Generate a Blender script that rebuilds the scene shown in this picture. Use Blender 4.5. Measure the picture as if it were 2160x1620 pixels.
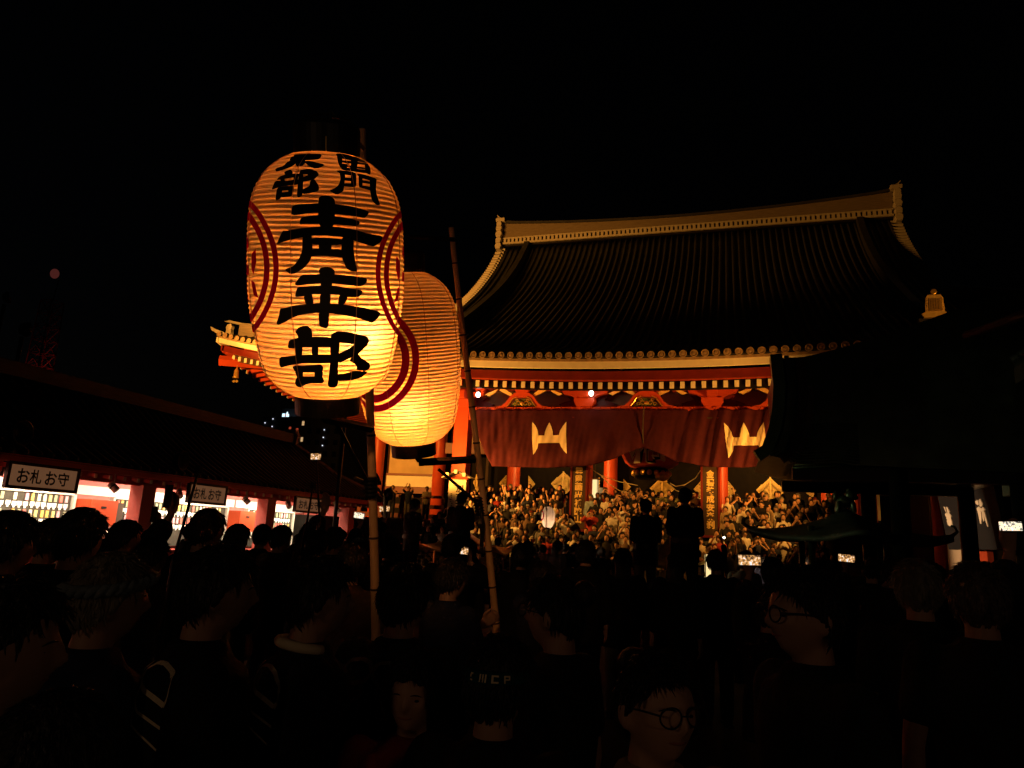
import bpy, bmesh, math, random
from mathutils import Vector, Matrix
from mathutils.bvhtree import BVHTree
import numpy as np
R = math.radians
random.seed(7)
for _o in list(bpy.data.objects): bpy.data.objects.remove(_o)
SC = bpy.context.scene
COL = SC.collection

# ------------------------------------------------------------------ camera
EYE = Vector((0.0, 0.0, 1.82))
_p, _r, _y = R(12.15), R(3.03), R(17.4)
_d = Vector((-math.sin(_y)*math.cos(_p), math.cos(_y)*math.cos(_p), math.sin(_p)))
_r0 = Vector((math.cos(_y), math.sin(_y), 0)); _u0 = _r0.cross(_d)
_u = _u0*math.cos(_r) - _r0*math.sin(_r); _rt = _r0*math.cos(_r) + _u0*math.sin(_r)
cam = bpy.data.cameras.new('camera'); camo = bpy.data.objects.new('camera', cam); COL.objects.link(camo)
camo.matrix_world = Matrix(((_rt.x, _u.x, -_d.x, EYE.x), (_rt.y, _u.y, -_d.y, EYE.y), (_rt.z, _u.z, -_d.z, EYE.z), (0, 0, 0, 1)))
cam.sensor_width = 36.0; cam.lens = 1500/2160*36.0
cam.clip_start = 0.05; cam.clip_end = 1500
SC.camera = camo

# ------------------------------------------------------------------ night sky, moonless dusk remnant
W = bpy.data.worlds.new('World'); SC.world = W; W.use_nodes = True
_nt = W.node_tree
_bg = _nt.nodes['Background']
_sky = _nt.nodes.new('ShaderNodeTexSky'); _sky.sky_type = 'NISHITA'; _sky.sun_disc = False
_sky.sun_elevation = R(-4.0); _sky.sun_rotation = R(250)
_nt.links.new(_sky.outputs['Color'], _bg.inputs['Color']); _bg.inputs['Strength'].default_value = 0.012
_sl = bpy.data.lights.new('moonlight', 'SUN'); _sl.energy = 0.0006; _sl.angle = R(0.5); _sl.color = (1.0, 0.9, 0.8)
_so = bpy.data.objects.new('moonlight', _sl); COL.objects.link(_so); _so.rotation_euler = (R(50), 0, R(160))
SC.view_settings.view_transform = 'Standard'; SC.view_settings.look = 'None'
SC.view_settings.exposure = 0.0; SC.view_settings.gamma = 1.0; SC.view_settings.use_curve_mapping = False
SC.render.engine = 'CYCLES'
SC.cycles.use_denoising = True
SC.cycles.max_bounces = 6; SC.cycles.diffuse_bounces = 3; SC.cycles.transmission_bounces = 4; SC.cycles.glossy_bounces = 2
SC.cycles.sample_clamp_indirect = 2.0; SC.cycles.caustics_reflective = False; SC.cycles.caustics_refractive = False

def aim(o, tgt):
    o.rotation_euler = (Vector(tgt) - o.location).to_track_quat('-Z', 'Y').to_euler()
FLOOD = (1.0, 0.38, 0.05)
def spot(name, loc, tgt, watts, cone, color=FLOOD, blend=0.6, rad=0.12):
    l = bpy.data.lights.new(name, 'SPOT'); l.energy = watts; l.spot_size = R(cone); l.spot_blend = blend
    l.color = color; l.shadow_soft_size = rad
    o = bpy.data.objects.new(name, l); COL.objects.link(o); o.location = loc; aim(o, tgt); return o
FLOODS = [  # place, target, watts, cone : temple floodlights, unseen and assumed from the light, the last ones added as fill (housings are built below)
    ((-24.0, 18.5, 8.2), (-22.5, 36.0, 10.0), 22000, 72),
    ((-13.3, 25.8, 3.9), (-7.6, 30.0, 7.6), 4200, 84),
    ((4.75, 25.2, 4.4), (1.0, 30.0, 7.8), 4300, 88),
    ((-30.0, 22.0, 11.0), (-9.0, 49.5, 25.6), 36000, 60),
    ((-13.75, 15.6, 3.35), (5.3, 18.9, 2.3), 13000, 15),
    ((-13.4, 23.2, 7.6), (-4.6, 28.2, 1.7), 5600, 46),
    ((5.2, 23.0, 7.4), (-2.0, 28.4, 1.8), 3000, 46),
    ((-12.9, 26.2, 3.3), (-4.0, 36.0, 4.7), 2200, 46),
    ((20.5, 19.0, 6.5), (9.3, 36.0, 13.6), 5000, 13),  # added fill: brightens the right gable and its ridge ornament
    ((-13.75, 11.0, 3.4), (1.0, 13.4, 3.5), 600, 15),  # added fill: gives the pavilion edge and burner roof a greenish sheen
    ((-.6, -2.6, 3.5), (-1.72, 4.1, 2.05), 170, 14),  # added fill: brightens the bamboo poles beyond what the lanterns give
]

# ------------------------------------------------------------------ helpers
class MB:
    """collects shapes and links them as ONE mesh object"""
    def __init__(s): s.v = []; s.f = []
    def add(s, vs, fs):
        b = len(s.v); s.v += [tuple(v) for v in vs]; s.f += [tuple(i+b for i in f) for f in fs]; return s
    def box(s, c, sz, rot=None):
        hx, hy, hz = sz[0]/2, sz[1]/2, sz[2]/2
        vs = [Vector((x, y, z)) for x in (-hx, hx) for y in (-hy, hy) for z in (-hz, hz)]
        if rot is not None: vs = [rot @ v for v in vs]
        c = Vector(c)
        return s.add([v + c for v in vs], [(0,1,3,2),(4,6,7,5),(0,4,5,1),(2,3,7,6),(0,2,6,4),(1,5,7,3)])
    def span(s, a, b): # box by corners
        return s.box([(a[i]+b[i])/2 for i in range(3)], [abs(b[i]-a[i]) for i in range(3)])
    def sweep(s, pts, rad, n=8, cap=True, flat=1.0):
        P = [Vector(p) for p in pts]; N = len(P)
        if not isinstance(rad, (list, tuple)): rad = [rad]*N
        rings = []
        t0 = (P[1]-P[0]).normalized()
        ref = Vector((0,0,1)) if abs(t0.z) < 0.9 else Vector((1,0,0))
        u = t0.cross(ref).normalized()
        for i in range(N):
            t = (P[min(i+1,N-1)]-P[max(i-1,0)]).normalized()
            u = (u - t*u.dot(t)).normalized(); w = t.cross(u)
            rings.append([P[i] + u*math.cos(2*math.pi*k/n)*rad[i] + w*math.sin(2*math.pi*k/n)*rad[i]*flat for k in range(n)])
        vs = [v for r in rings for v in r]
        fs = [(i*n+k, i*n+(k+1)%n, (i+1)*n+(k+1)%n, (i+1)*n+k) for i in range(N-1) for k in range(n)]
        if cap: fs += [tuple(reversed(range(n))), tuple((N-1)*n+k for k in range(n))]
        return s.add(vs, fs)
    def limb(s, pts, rad, n=10):  # sweep with rounded ends
        P = [Vector(p) for p in pts]
        a = (P[0]-P[1]).normalized(); b = (P[-1]-P[-2]).normalized()
        p = [P[0]+a*rad[0]*.9, P[0]+a*rad[0]*.55] + P + [P[-1]+b*rad[-1]*.55, P[-1]+b*rad[-1]*.9]
        r = [rad[0]*.35, rad[0]*.8] + list(rad) + [rad[-1]*.8, rad[-1]*.35]
        return s.sweep(p, r, n)
    def loft(s, rings, n=16):
        vs = []
        for (c, rx, ry) in rings:
            vs += [(c[0]+rx*math.cos(2*math.pi*k/n), c[1]+ry*math.sin(2*math.pi*k/n), c[2]) for k in range(n)]
        N = len(rings)
        fs = [(i*n+k, i*n+(k+1)%n, (i+1)*n+(k+1)%n, (i+1)*n+k) for i in range(N-1) for k in range(n)]
        fs += [tuple(reversed(range(n))), tuple((N-1)*n+k for k in range(n))]
        return s.add(vs, fs)
    def ball(s, c, r, nu=10, nv=6):
        r = r if isinstance(r, (list, tuple)) else (r, r, r)
        return s.loft([((c[0], c[1], c[2]+r[2]*math.sin(a)), max(r[0]*math.cos(a), 1e-4), max(r[1]*math.cos(a), 1e-4)) for a in [(-.499+i/nv*.998)*math.pi for i in range(nv+1)]], nu)
    def lathe(s, prof, n=24, c=(0,0,0), axis=None):
        vs = []; M = Matrix.Identity(3) if axis is None else Vector((0,0,1)).rotation_difference(Vector(axis)).to_matrix()
        for (z, r) in prof:
            vs += [M @ Vector((r*math.cos(2*math.pi*k/n), r*math.sin(2*math.pi*k/n), z)) + Vector(c) for k in range(n)]
        N = len(prof)
        fs = [(i*n+k, i*n+(k+1)%n, (i+1)*n+(k+1)%n, (i+1)*n+k) for i in range(N-1) for k in range(n)]
        fs += [tuple(reversed(range(n))), tuple((N-1)*n+k for k in range(n))]
        return s.add(vs, fs)
    def grid(s, fn, nu, nv):
        vs = [fn(i/nu, j/nv) for j in range(nv+1) for i in range(nu+1)]
        return s.add(vs, [(j*(nu+1)+i, j*(nu+1)+i+1, (j+1)*(nu+1)+i+1, (j+1)*(nu+1)+i) for j in range(nv) for i in range(nu)])
    def slab(s, fn, nu, nv, off):  # a sheet with thickness
        off = Vector(off); a = MB().grid(fn, nu, nv); n = len(a.v)
        vs = a.v + [tuple(Vector(v)+off) for v in a.v]
        fs = a.f + [tuple(reversed([i+n for i in f])) for f in a.f]
        m = nu+1
        for i in range(nu):
            fs += [(i+1, i, i+n, i+1+n), (nv*m+i, nv*m+i+1, nv*m+i+1+n, nv*m+i+n)]
        for j in range(nv):
            fs += [(j*m, (j+1)*m, (j+1)*m+n, j*m+n), ((j+1)*m+nu, j*m+nu, j*m+nu+n, (j+1)*m+nu+n)]
        return s.add(vs, fs)
    def prism(s, poly, mp, depth):  # polygon (2D) mapped by mp(u, v, d) and given thickness
        n = len(poly); ar = sum(poly[i][0]*poly[(i+1)%n][1]-poly[(i+1)%n][0]*poly[i][1] for i in range(n))
        if ar < 0: poly = poly[::-1]
        vs = [mp(u, v, 0) for u, v in poly] + [mp(u, v, depth) for u, v in poly]
        return s.add(vs, [tuple(range(n)), tuple(reversed(range(n, 2*n)))] + [(i, (i+1)%n, (i+1)%n+n, i+n) for i in range(n)])
    def mesh(s, name, smooth=False):
        me = bpy.data.meshes.new(name); me.from_pydata(s.v, [], s.f)
        bm = bmesh.new(); bm.from_mesh(me); bmesh.ops.recalc_face_normals(bm, faces=bm.faces); bm.to_mesh(me); bm.free()
        if smooth: me.shade_smooth()
        return me
    def build(s, name, mat=None, parent=None, smooth=False, at=None):
        return link(name, s.mesh(name, smooth), mat, parent, at)

def link(name, me, mat=None, parent=None, at=None):
    o = bpy.data.objects.new(name, me); COL.objects.link(o)
    if mat is not None:
        if me.materials: me.materials[0] = mat
        else: me.materials.append(mat)
    if parent is not None: o.parent = parent
    if at is not None: o.location = at
    return o
def tag(o, label=None, cat=None, group=None, kind=None):
    if label: o['label'] = label
    if cat: o['category'] = cat
    if group: o['group'] = group
    if kind: o['kind'] = kind
    return o
def thing(name, label, cat, loc=(0,0,0), rz=0.0, group=None):
    o = bpy.data.objects.new(name, None); COL.objects.link(o); o.empty_display_size = .2
    o.location = loc; o.rotation_euler = (0, 0, rz)
    return tag(o, label, cat, group)
def copy_tree(o, parent=None):
    c = o.copy(); COL.objects.link(c); c.parent = parent
    for ch in [x for x in o.children]: copy_tree(ch, c)
    return c

# ------------------------------------------------------------------ materials
def mat(name, col, rough=.7, metal=0.0, var=.18, scale=6.0, bump=0.0, bscale=None, stretch=(1,1,1), objcol=False, spec=.4, space='Object'):
    m = bpy.data.materials.new(name); m.use_nodes = True; nt = m.node_tree; b = nt.nodes['Principled BSDF']
    tc = nt.nodes.new('ShaderNodeTexCoord'); mp = nt.nodes.new('ShaderNodeMapping'); mp.inputs['Scale'].default_value = stretch
    nt.links.new(tc.outputs[space], mp.inputs['Vector'])
    nz = nt.nodes.new('ShaderNodeTexNoise'); nz.inputs['Scale'].default_value = scale; nz.inputs['Detail'].default_value = 5
    nt.links.new(mp.outputs['Vector'], nz.inputs['Vector'])
    mr = nt.nodes.new('ShaderNodeMapRange'); mr.inputs['From Min'].default_value = .3; mr.inputs['From Max'].default_value = .7
    mr.inputs['To Min'].default_value = 1-var; mr.inputs['To Max'].default_value = 1+var
    nt.links.new(nz.outputs['Fac'], mr.inputs['Value'])
    mx = nt.nodes.new('ShaderNodeMix'); mx.data_type = 'RGBA'; mx.blend_type = 'MULTIPLY'; mx.inputs[0].default_value = 1.0
    mx.inputs[6].default_value = (*col, 1)
    if objcol:
        oi = nt.nodes.new('ShaderNodeObjectInfo'); nt.links.new(oi.outputs['Color'], mx.inputs[6])
    nt.links.new(mr.outputs['Result'], mx.inputs[7]); nt.links.new(mx.outputs[2], b.inputs['Base Color'])
    b.inputs['Roughness'].default_value = rough; b.inputs['Metallic'].default_value = metal; b.inputs['Specular IOR Level'].default_value = spec
    if bump:
        n2 = nt.nodes.new('ShaderNodeTexNoise'); n2.inputs['Scale'].default_value = bscale or scale*4; n2.inputs['Detail'].default_value = 4
        nt.links.new(mp.outputs['Vector'], n2.inputs['Vector'])
        bp = nt.nodes.new('ShaderNodeBump'); bp.inputs['Strength'].default_value = bump; bp.inputs['Distance'].default_value = .03
        nt.links.new(n2.outputs['Fac'], bp.inputs['Height']); nt.links.new(bp.outputs['Normal'], b.inputs['Normal'])
    return m
def glow(name, col, strength, pattern=None):
    m = bpy.data.materials.new(name); m.use_nodes = True; nt = m.node_tree; b = nt.nodes['Principled BSDF']
    b.inputs['Base Color'].default_value = (.02, .02, .02, 1); b.inputs['Emission Color'].default_value = (*col, 1); b.inputs['Emission Strength'].default_value = strength
    if pattern:
        tc = nt.nodes.new('ShaderNodeTexCoord'); vz = nt.nodes.new('ShaderNodeTexNoise'); vz.inputs['Scale'].default_value = pattern; vz.inputs['Detail'].default_value = 3
        rp = nt.nodes.new('ShaderNodeValToRGB'); e = rp.color_ramp.elements
        e[0].position = .38; e[0].color = (.004, .005, .012, 1); e[1].position = .5; e[1].color = (*col, 1)
        k = e.new(.6); k.color = (1, .55, .2, 1); k2 = e.new(.68); k2.color = (.85, .92, 1, 1)
        nt.links.new(tc.outputs['Object'], vz.inputs['Vector']); nt.links.new(vz.outputs['Fac'], rp.inputs['Fac']); nt.links.new(rp.outputs['Color'], b.inputs['Emission Color'])
    return m
M = {}
M['stone'] = mat('paving stone', (.10, .095, .09), .85, var=.3, scale=1.5, bump=.3)
M['tile'] = mat('roof tile', (.02, .02, .018), .6, var=.3, scale=2.5, bump=.15)
M['tilelight'] = mat('pale ridge tile', (.36, .33, .27), .6, var=.2, scale=3, bump=.2, stretch=(1, 1, 12))
M['ridge'] = mat('ridge tile stack', (.14, .11, .075), .65, var=.3, scale=2.5, bump=.4, stretch=(.6, 1, 16))
M['verm'] = mat('vermilion lacquer', (.46, .058, .016), .45, var=.12, scale=2)
M['red'] = mat('dark red lacquer', (.15, .012, .006), .45, var=.18, scale=2.5)
M['cream'] = mat('cream paint', (.80, .76, .62), .6, var=.06, scale=3)
M['plaster'] = mat('plaster wall', (.55, .42, .25), .85, var=.12, scale=1.3, bump=.1)
M['gold'] = mat('gilt metal', (.85, .58, .18), .35, .75, var=.2, scale=14)
M['burnerroof'] = mat('dull bronze sheet', (.06, .07, .05), .6, .1, var=.3, scale=4)
M['goldpaint'] = mat('gold paint', (.82, .60, .22), .5, .1, var=.12, scale=8)
M['green'] = mat('green painted carving', (.10, .17, .05), .6, var=.4, scale=10)
M['black'] = mat('black ink', (.004, .004, .004), .8, var=.1)
M['blackwood'] = mat('black lacquered wood', (.006, .005, .005), .45, var=.3, scale=4)
M['darkwood'] = mat('dark old wood', (.05, .028, .018), .7, var=.35, scale=5, stretch=(1, 1, .2))
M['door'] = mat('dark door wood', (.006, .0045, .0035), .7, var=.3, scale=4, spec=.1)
M['copper'] = mat('weathered copper sheet', (.07, .10, .06), .30, .6, var=.35, scale=3)
M['curtain'] = mat('maroon curtain cloth', (.058, .0098, .0165), .9, var=.14, scale=5, bump=.12, bscale=160, spec=.15)
M['crest'] = mat('cream crest cloth', (.82, .70, .48), .9, var=.06, scale=6, spec=.1)
M['bamboo'] = mat('bamboo', (.78, .46, .22), .5, var=.3, scale=9, stretch=(1, 1, .15))
M['rope'] = mat('cotton rope', (.55, .48, .36), .9, var=.2, scale=30)
M['blackmetal'] = mat('black painted metal', (.012, .012, .013), .4, .3, var=.2)
M['white'] = mat('white paint', (.80, .79, .76), .6, var=.05)
M['redsign'] = mat('shop red paint', (.52, .07, .05), .5, var=.1, scale=3)
M['pinkpost'] = mat('shop vermilion post', (.55, .12, .10), .5, var=.1, scale=3)
M['signface'] = glow('backlit ivory sign board', (.108, .048, .022), 1.0); M['signface'].node_tree.nodes['Principled BSDF'].inputs['Base Color'].default_value = (.12, .06, .03, 1)  # faint emission stands in for outside light falling on the sign faces
M['paperwhite'] = mat('white charm paper', (.85, .83, .78), .8, var=.04)
M['rackdark'] = mat('grey felt rack', (.045, .038, .028), .9, var=.15)
M['pouch'] = mat('charm pouch cloth', (.6, .4, .2), .8, var=.2, scale=20, objcol=True)
M['skin'] = mat('skin', (.50, .29, .19), .55, var=.08, scale=9, objcol=True)
M['cloth'] = mat('clothing cloth', (.1, .1, .1), .9, var=.2, scale=9, bump=.25, bscale=45, objcol=True, spec=.15)
M['hair'] = mat('hair', (.012, .010, .009), .45, var=.5, scale=40, bump=.6, bscale=90, stretch=(1, 1, .25), objcol=True)
M['eye'] = mat('eye', (.01, .008, .008), .2, var=.05)
M['leaf'] = mat('dark leaf', (.045, .07, .03), .6, var=.5, scale=1.2)
M['bark'] = mat('bark', (.07, .05, .035), .9, var=.4, scale=8, bump=.5)
M['concrete'] = mat('dark concrete facade', (.05, .05, .055), .8, var=.2)
M['towersteel'] = mat('red painted steel', (.35, .035, .03), .5, var=.2)
M['eavetile'] = mat('aged eave tile', (.32, .22, .13), .6, var=.3, scale=6, bump=.2)
M['redcrest'] = mat('red crest paint', (.36, .006, .02), .8, var=.12, scale=20)
M['screen'] = glow('phone screen picture', (.55, .25, .07), 1.1, 60.0)
M['screenbright'] = glow('bright phone screen picture', (.95, .85, .65), 1.5, 60.0)
M['bulbwhite'] = glow('lit white bulb', (1, .85, .7), 14)
M['lampcase'] = mat('white lamp housing', (.62, .58, .5), .5, var=.05)
M['tube'] = glow('shop tube light', (1, .9, .78), 6)
M['paperlit'] = glow('lit paper lamp', (1, .72, .32), 1.15)
M['winwarm'] = glow('lit window', (1, .62, .28), .55)
M['winred'] = glow('red lit window', (.9, .12, .05), .35)
M['winwhite'] = glow('small white lamp', (.8, .85, 1), 1.2)
M['signblue'] = glow('roof sign light', (.6, .85, 1), 1.6)
M['redbeacon'] = glow('dim red beacon', (.055, .012, .010), 1.0)

def paper(name, col):
    """washi paper: lets the bulb inside shine through, ink and ribs block it"""
    m = bpy.data.materials.new(name); m.use_nodes = True; nt = m.node_tree; nt.nodes.clear()
    out = nt.nodes.new('ShaderNodeOutputMaterial'); ad = nt.nodes.new('ShaderNodeMixShader'); ad.inputs[0].default_value = .62
    df = nt.nodes.new('ShaderNodeBsdfDiffuse'); tr = nt.nodes.new('ShaderNodeBsdfTranslucent')
    tc = nt.nodes.new('ShaderNodeTexCoord'); nz = nt.nodes.new('ShaderNodeTexNoise'); nz.inputs['Scale'].default_value = 7; nz.inputs['Detail'].default_value = 8
    mr = nt.nodes.new('ShaderNodeMapRange'); mr.inputs['From Min'].default_value = .3; mr.inputs['From Max'].default_value = .7; mr.inputs['To Min'].default_value = .89; mr.inputs['To Max'].default_value = 1.07
    mx = nt.nodes.new('ShaderNodeMix'); mx.data_type = 'RGBA'; mx.blend_type = 'MULTIPLY'; mx.inputs[0].default_value = 1; mx.inputs[6].default_value = (*col, 1)
    nt.links.new(tc.outputs['Object'], nz.inputs['Vector']); nt.links.new(nz.outputs['Fac'], mr.inputs['Value']); nt.links.new(mr.outputs['Result'], mx.inputs[7])
    nt.links.new(mx.outputs[2], df.inputs['Color']); nt.links.new(mx.outputs[2], tr.inputs['Color'])
    nt.links.new(df.outputs[0], ad.inputs[1]); nt.links.new(tr.outputs[0], ad.inputs[2]); nt.links.new(ad.outputs[0], out.inputs['Surface'])
    return m
M['washi'] = paper('washi paper', (.78, .66, .46))
M['ribpaper'] = paper('paper over bamboo rib', (.90, .74, .48))
M['washipink'] = paper('pale washi paper', (.85, .74, .62))
M['washired'] = paper('red painted washi', (.72, .012, .14))

# ------------------------------------------------------------------ lettering
_txt = {}
def glyphs(s, bold=.012):
    """outline of a string with Blender's own font: 2D points and faces, one unit high"""
    k = (s, bold)
    if k not in _txt:
        c = bpy.data.curves.new('lettering', 'FONT'); c.body = s; c.offset = bold; c.resolution_u = 3
        o = bpy.data.objects.new('lettering', c); COL.objects.link(o)
        bpy.context.view_layer.update()
        me = o.evaluated_get(bpy.context.evaluated_depsgraph_get()).to_mesh()
        v = [(p.co.x, p.co.y) for p in me.vertices]; f = [tuple(p.vertices) for p in me.polygons]
        bpy.data.objects.remove(o); bpy.data.curves.remove(c)
        x0, x1 = min(p[0] for p in v), max(p[0] for p in v); y0, y1 = min(p[1] for p in v), max(p[1] for p in v)
        _txt[k] = ([((p[0]-x0)/(x1-x0)-.5, (p[1]-y0)/(y1-y0)-.5) for p in v], f, (x1-x0)/(y1-y0))
    return _txt[k]
def write(mb, s, mp, w, h, cx=0, cy=0, bold=.012):
    """a character (or string) stretched to w by h on a surface map mp(u, v)"""
    v, f, a = glyphs(s, bold)
    return mb.add([mp(cx+p[0]*w, cy+p[1]*h) for p in v], f)
def bent(polys, mp, du, dv):
    """flat polygons cut along a fine grid and laid on a curved surface by mp(u, v)"""
    bm = bmesh.new()
    for p in polys:
        try: bm.faces.new([bm.verts.new((u, v, 0)) for u, v in p])
        except ValueError: pass
    bmesh.ops.triangulate(bm, faces=bm.faces[:])
    us = [v.co.x for v in bm.verts]; vs = [v.co.y for v in bm.verts]
    for ax, lo, hi, st in ((0, min(us), max(us), du), (1, min(vs), max(vs), dv)):
        t = math.ceil(lo/st)*st
        while t < hi:
            co = (t, 0, 0) if ax == 0 else (0, t, 0); no = (1, 0, 0) if ax == 0 else (0, 1, 0)
            bmesh.ops.bisect_plane(bm, geom=bm.verts[:]+bm.edges[:]+bm.faces[:], plane_co=co, plane_no=no, dist=1e-6); t += st
    bm.verts.index_update()
    mb = MB(); mb.add([mp(v.co.x, v.co.y) for v in bm.verts], [tuple(v.index for v in f.verts) for f in bm.faces]); bm.free()
    return mb

def assumed_fill_lamp(loc, watts, label):  # assumed fill lamp, never in view
    t = thing('stall_lamp', label, 'lamp', loc, 0, 'stall lamps behind the camera')
    MB().ball((0, 0, 0), (.06, .06, .08), 12, 8).build('bulb', M['bulbwhite'], t, smooth=True); MB().lathe([(.07, .14), (.12, .10), (.2, .03)], 16).build('lamp_shade', M['blackmetal'], t)
    MB().sweep([(0, 0, .19), (0, 0, .5), (0, -.4, .5), (0, -.4, -loc[2])], .025, 8).build('pole', M['blackmetal'], t)
    l = bpy.data.lights.new('stall_light', 'POINT'); l.energy = watts; l.color = (1, .55, .28); l.shadow_soft_size = .1
    o = bpy.data.objects.new('stall_light', l); COL.objects.link(o); o.location = (loc[0], loc[1], loc[2]-.12)
assumed_fill_lamp((-3.2, -4.6, 3.3), 27, 'bare bulb stall lamp behind the photographer, to the left')  # unseen lamp assumed for the light on the nearest faces
assumed_fill_lamp((4.6, -3.6, 3.3), 20, 'bare bulb stall lamp behind the photographer, to the right')  # second unseen lamp, assumed, filling in light from the right

# ------------------------------------------------------------------ ground and steps
gm = MB().grid(lambda u, v: (-260+520*u, -60+420*v, 0), 8, 8)
tag(gm.build('ground', M['stone']), 'dark stone paved temple court', kind='structure')
st = thing('stone_stairs', 'broad stone stairs rising to the porch of the temple hall', 'stairs')
for i in range(14):
    MB().span((-12.6, 24.7+.45*i, 0), (6.2, 31.2, .172*(i+1))).build('step', M['stone'], st)
pf = MB().span((-26.5, 31.2, 0), (20.5, 66, 2.42))
tag(pf.build('platform', M['stone']), kind='structure')

# ------------------------------------------------------------------ the temple hall
HX = -3.1
_PY = [28, 29.5, 31, 33, 34, 36, 38, 40, 42, 44, 46, 48, 49, 50]
_PZ = [9.25, 9.70, 10.25, 11.05, 11.6, 12.75, 14.0, 15.3, 16.65, 18.1, 19.8, 21.75, 22.95, 24.3]
def _smooth(x):
    return sum(float(np.interp(x+d, _PY, _PZ)) for d in (-.8, -.4, 0, .4, .8))/5
_QY = np.linspace(28, 50, 221)
_QZ = np.array([_smooth(y) if 29 < y < 49 else float(np.interp(y, _PY, _PZ)) for y in _QY])
def Pz(y): return float(np.interp(y, _QY, _QZ))
def xl(y): return -17.1 - max(0, (39.5-y)/6.5)*11.4
def xr(y): return 10.9 + max(0, (39.5-y)/6.5)*11.4
def roofz(x, y):
    if y >= 32.9:
        w = min(1, max(0, (39.5-y)/6.5)); return Pz(y) + w*1.4*max(0, (abs(x-HX)-14)/11.2)**2
    return Pz(y) + .35*((x-HX)/10)**2*(33-y)/5
def sidez(d, y):
    w = 1-d/11.4; return Pz(33+d*.57) + w*1.4*max(0, (abs(y-50)-6)/11)**2
hall = thing('temple_hall', 'great red temple hall with dark tiled hip and gable roof, floodlit at night', 'temple')
rb = MB()
rb.slab(lambda u, v: (lambda y: (xl(y)+(xr(y)-xl(y))*u, y, roofz(xl(y)+(xr(y)-xl(y))*u, y)))(50-17*v), 60, 26, (0, .05, -.16))
rb.slab(lambda u, v: (-13.3+20*u, 33.02-5.02*v, roofz(-13.3+20*u, 33-5*v)), 20, 8, (0, .04, -.14))
def _sl(u, v):
    d = 11.4*(1-v); y0 = 33+d*.57; y = y0+(100-2*y0)*u; return (-17.1-11.4*v, y, sidez(d, y))
def _sr(u, v):
    d = 11.4*(1-v); y0 = 33+d*.57; y = y0+(100-2*y0)*u; return (10.9+11.4*v, y, sidez(d, y))
rb.slab(_sl, 30, 12, (.03, 0, -.16)); rb.slab(_sr, 30, 12, (-.03, 0, -.16))
rb.slab(lambda u, v: (lambda y: (xl(y)+(xr(y)-xl(y))*u, 100.02-y, roofz(xl(y)+(xr(y)-xl(y))*u, y)))(50-17*v), 30, 14, (0, -.05, -.16))
roof = rb.build('roof', M['tile'], hall, smooth=True)
x = -28.2; k = 0
while x < 22.2:
    if -17.0 < x < 10.8: yt = 49.75
    else: yt = 39.5-6.5*((-17.1-x) if x < HX else (x-10.9))/11.4
    yb = 27.95 if -13.3 < x < 6.7 else 32.93
    n = max(2, int((yt-yb)/1.1))
    pts = [(x, yt+(yb-yt)*i/n, roofz(x, yt+(yb-yt)*i/n)+.03) for i in range(n+1)]
    MB().sweep(pts, .10, 6).build('tile_row', M['tile'], roof, smooth=True)
    z = roofz(x, yb)
    MB().lathe([(0, .145), (.03, .15), (.05, .145), (.05, .115), (.035, .11), (.035, .06), (.055, .05), (.06, .001)], 16, (x, yb-.02, z+.0), (0, -1, 0)).build('eave_tile', M['eavetile'], roof)
    x += .42
# eave strips under the tile ends: tile lip, pale fascia board, red board
def estrip(name, segs, zt, zb, dy, th, m, par):
    b = MB()
    for xa, xb, y, n in segs:
        b.slab(lambda u, v: (xa+(xb-xa)*u, y+dy, roofz(xa+(xb-xa)*u, y)-zt-(zb-zt)*v), n, 1, (0, th, 0))
    return b.build(name, m, par)
SEG = [(-28.3, -13.32, 33, 24), (-13.3, 6.7, 28, 20), (6.72, 22.1, 33, 24)]
estrip('tile_lip', SEG, .12, .22, .0, .5, M['eavetile'], roof)
estrip('fascia', SEG, .225, .50, .05, .1, M['cream'], roof)
estrip('eave_board', SEG, .57, .93, .3, .12, M['red'], roof)
b = MB()   # side eave fascia and board
for sx, s in ((-28.5, 1), (22.3, -1)):
    fy = lambda u: 33.0+34*u
    b.slab(lambda u, v: (sx+.06*s, fy(u), sidez(0, fy(u))-.2-.3*v), 34, 1, (.1*s, 0, 0))
b.build('side_fascia', M['cream'], roof)
b = MB()
for sx, s in ((-28.2, 1), (22.0, -1)):
    b.slab(lambda u, v: (sx, 33.3+33.4*u, sidez(0, 33.3+33.4*u)-.57-.36*v), 34, 1, (.12*s, 0, 0))
b.build('side_board', M['verm'], roof)
# soffits (boards above the rafters)
b = MB()
b.slab(lambda u, v: (-13.2+19.8*u, 28.5+5*v, roofz(-13.2+19.8*u, 28)-.95+.13*5*v), 12, 2, (0, 0, .05))
for xa, xb in ((-28.1, -13.25), (6.75, 21.9)):
    b.slab(lambda u, v: (xa+(xb-xa)*u, 33.4+4.6*v, roofz(xa+(xb-xa)*u, 33)-.94+.13*4.6*v), 16, 2, (0, 0, .05))
for sx, s in ((-28.1, 1), (21.9, -1)):
    b.slab(lambda u, v: (sx+s*8.3*v, 33.5+32*u, sidez(0, 33.5+32*u)-.94+.13*8.3*v), 30, 3, (0, 0, .05))
b.build('soffit', M['verm'], hall)
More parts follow.
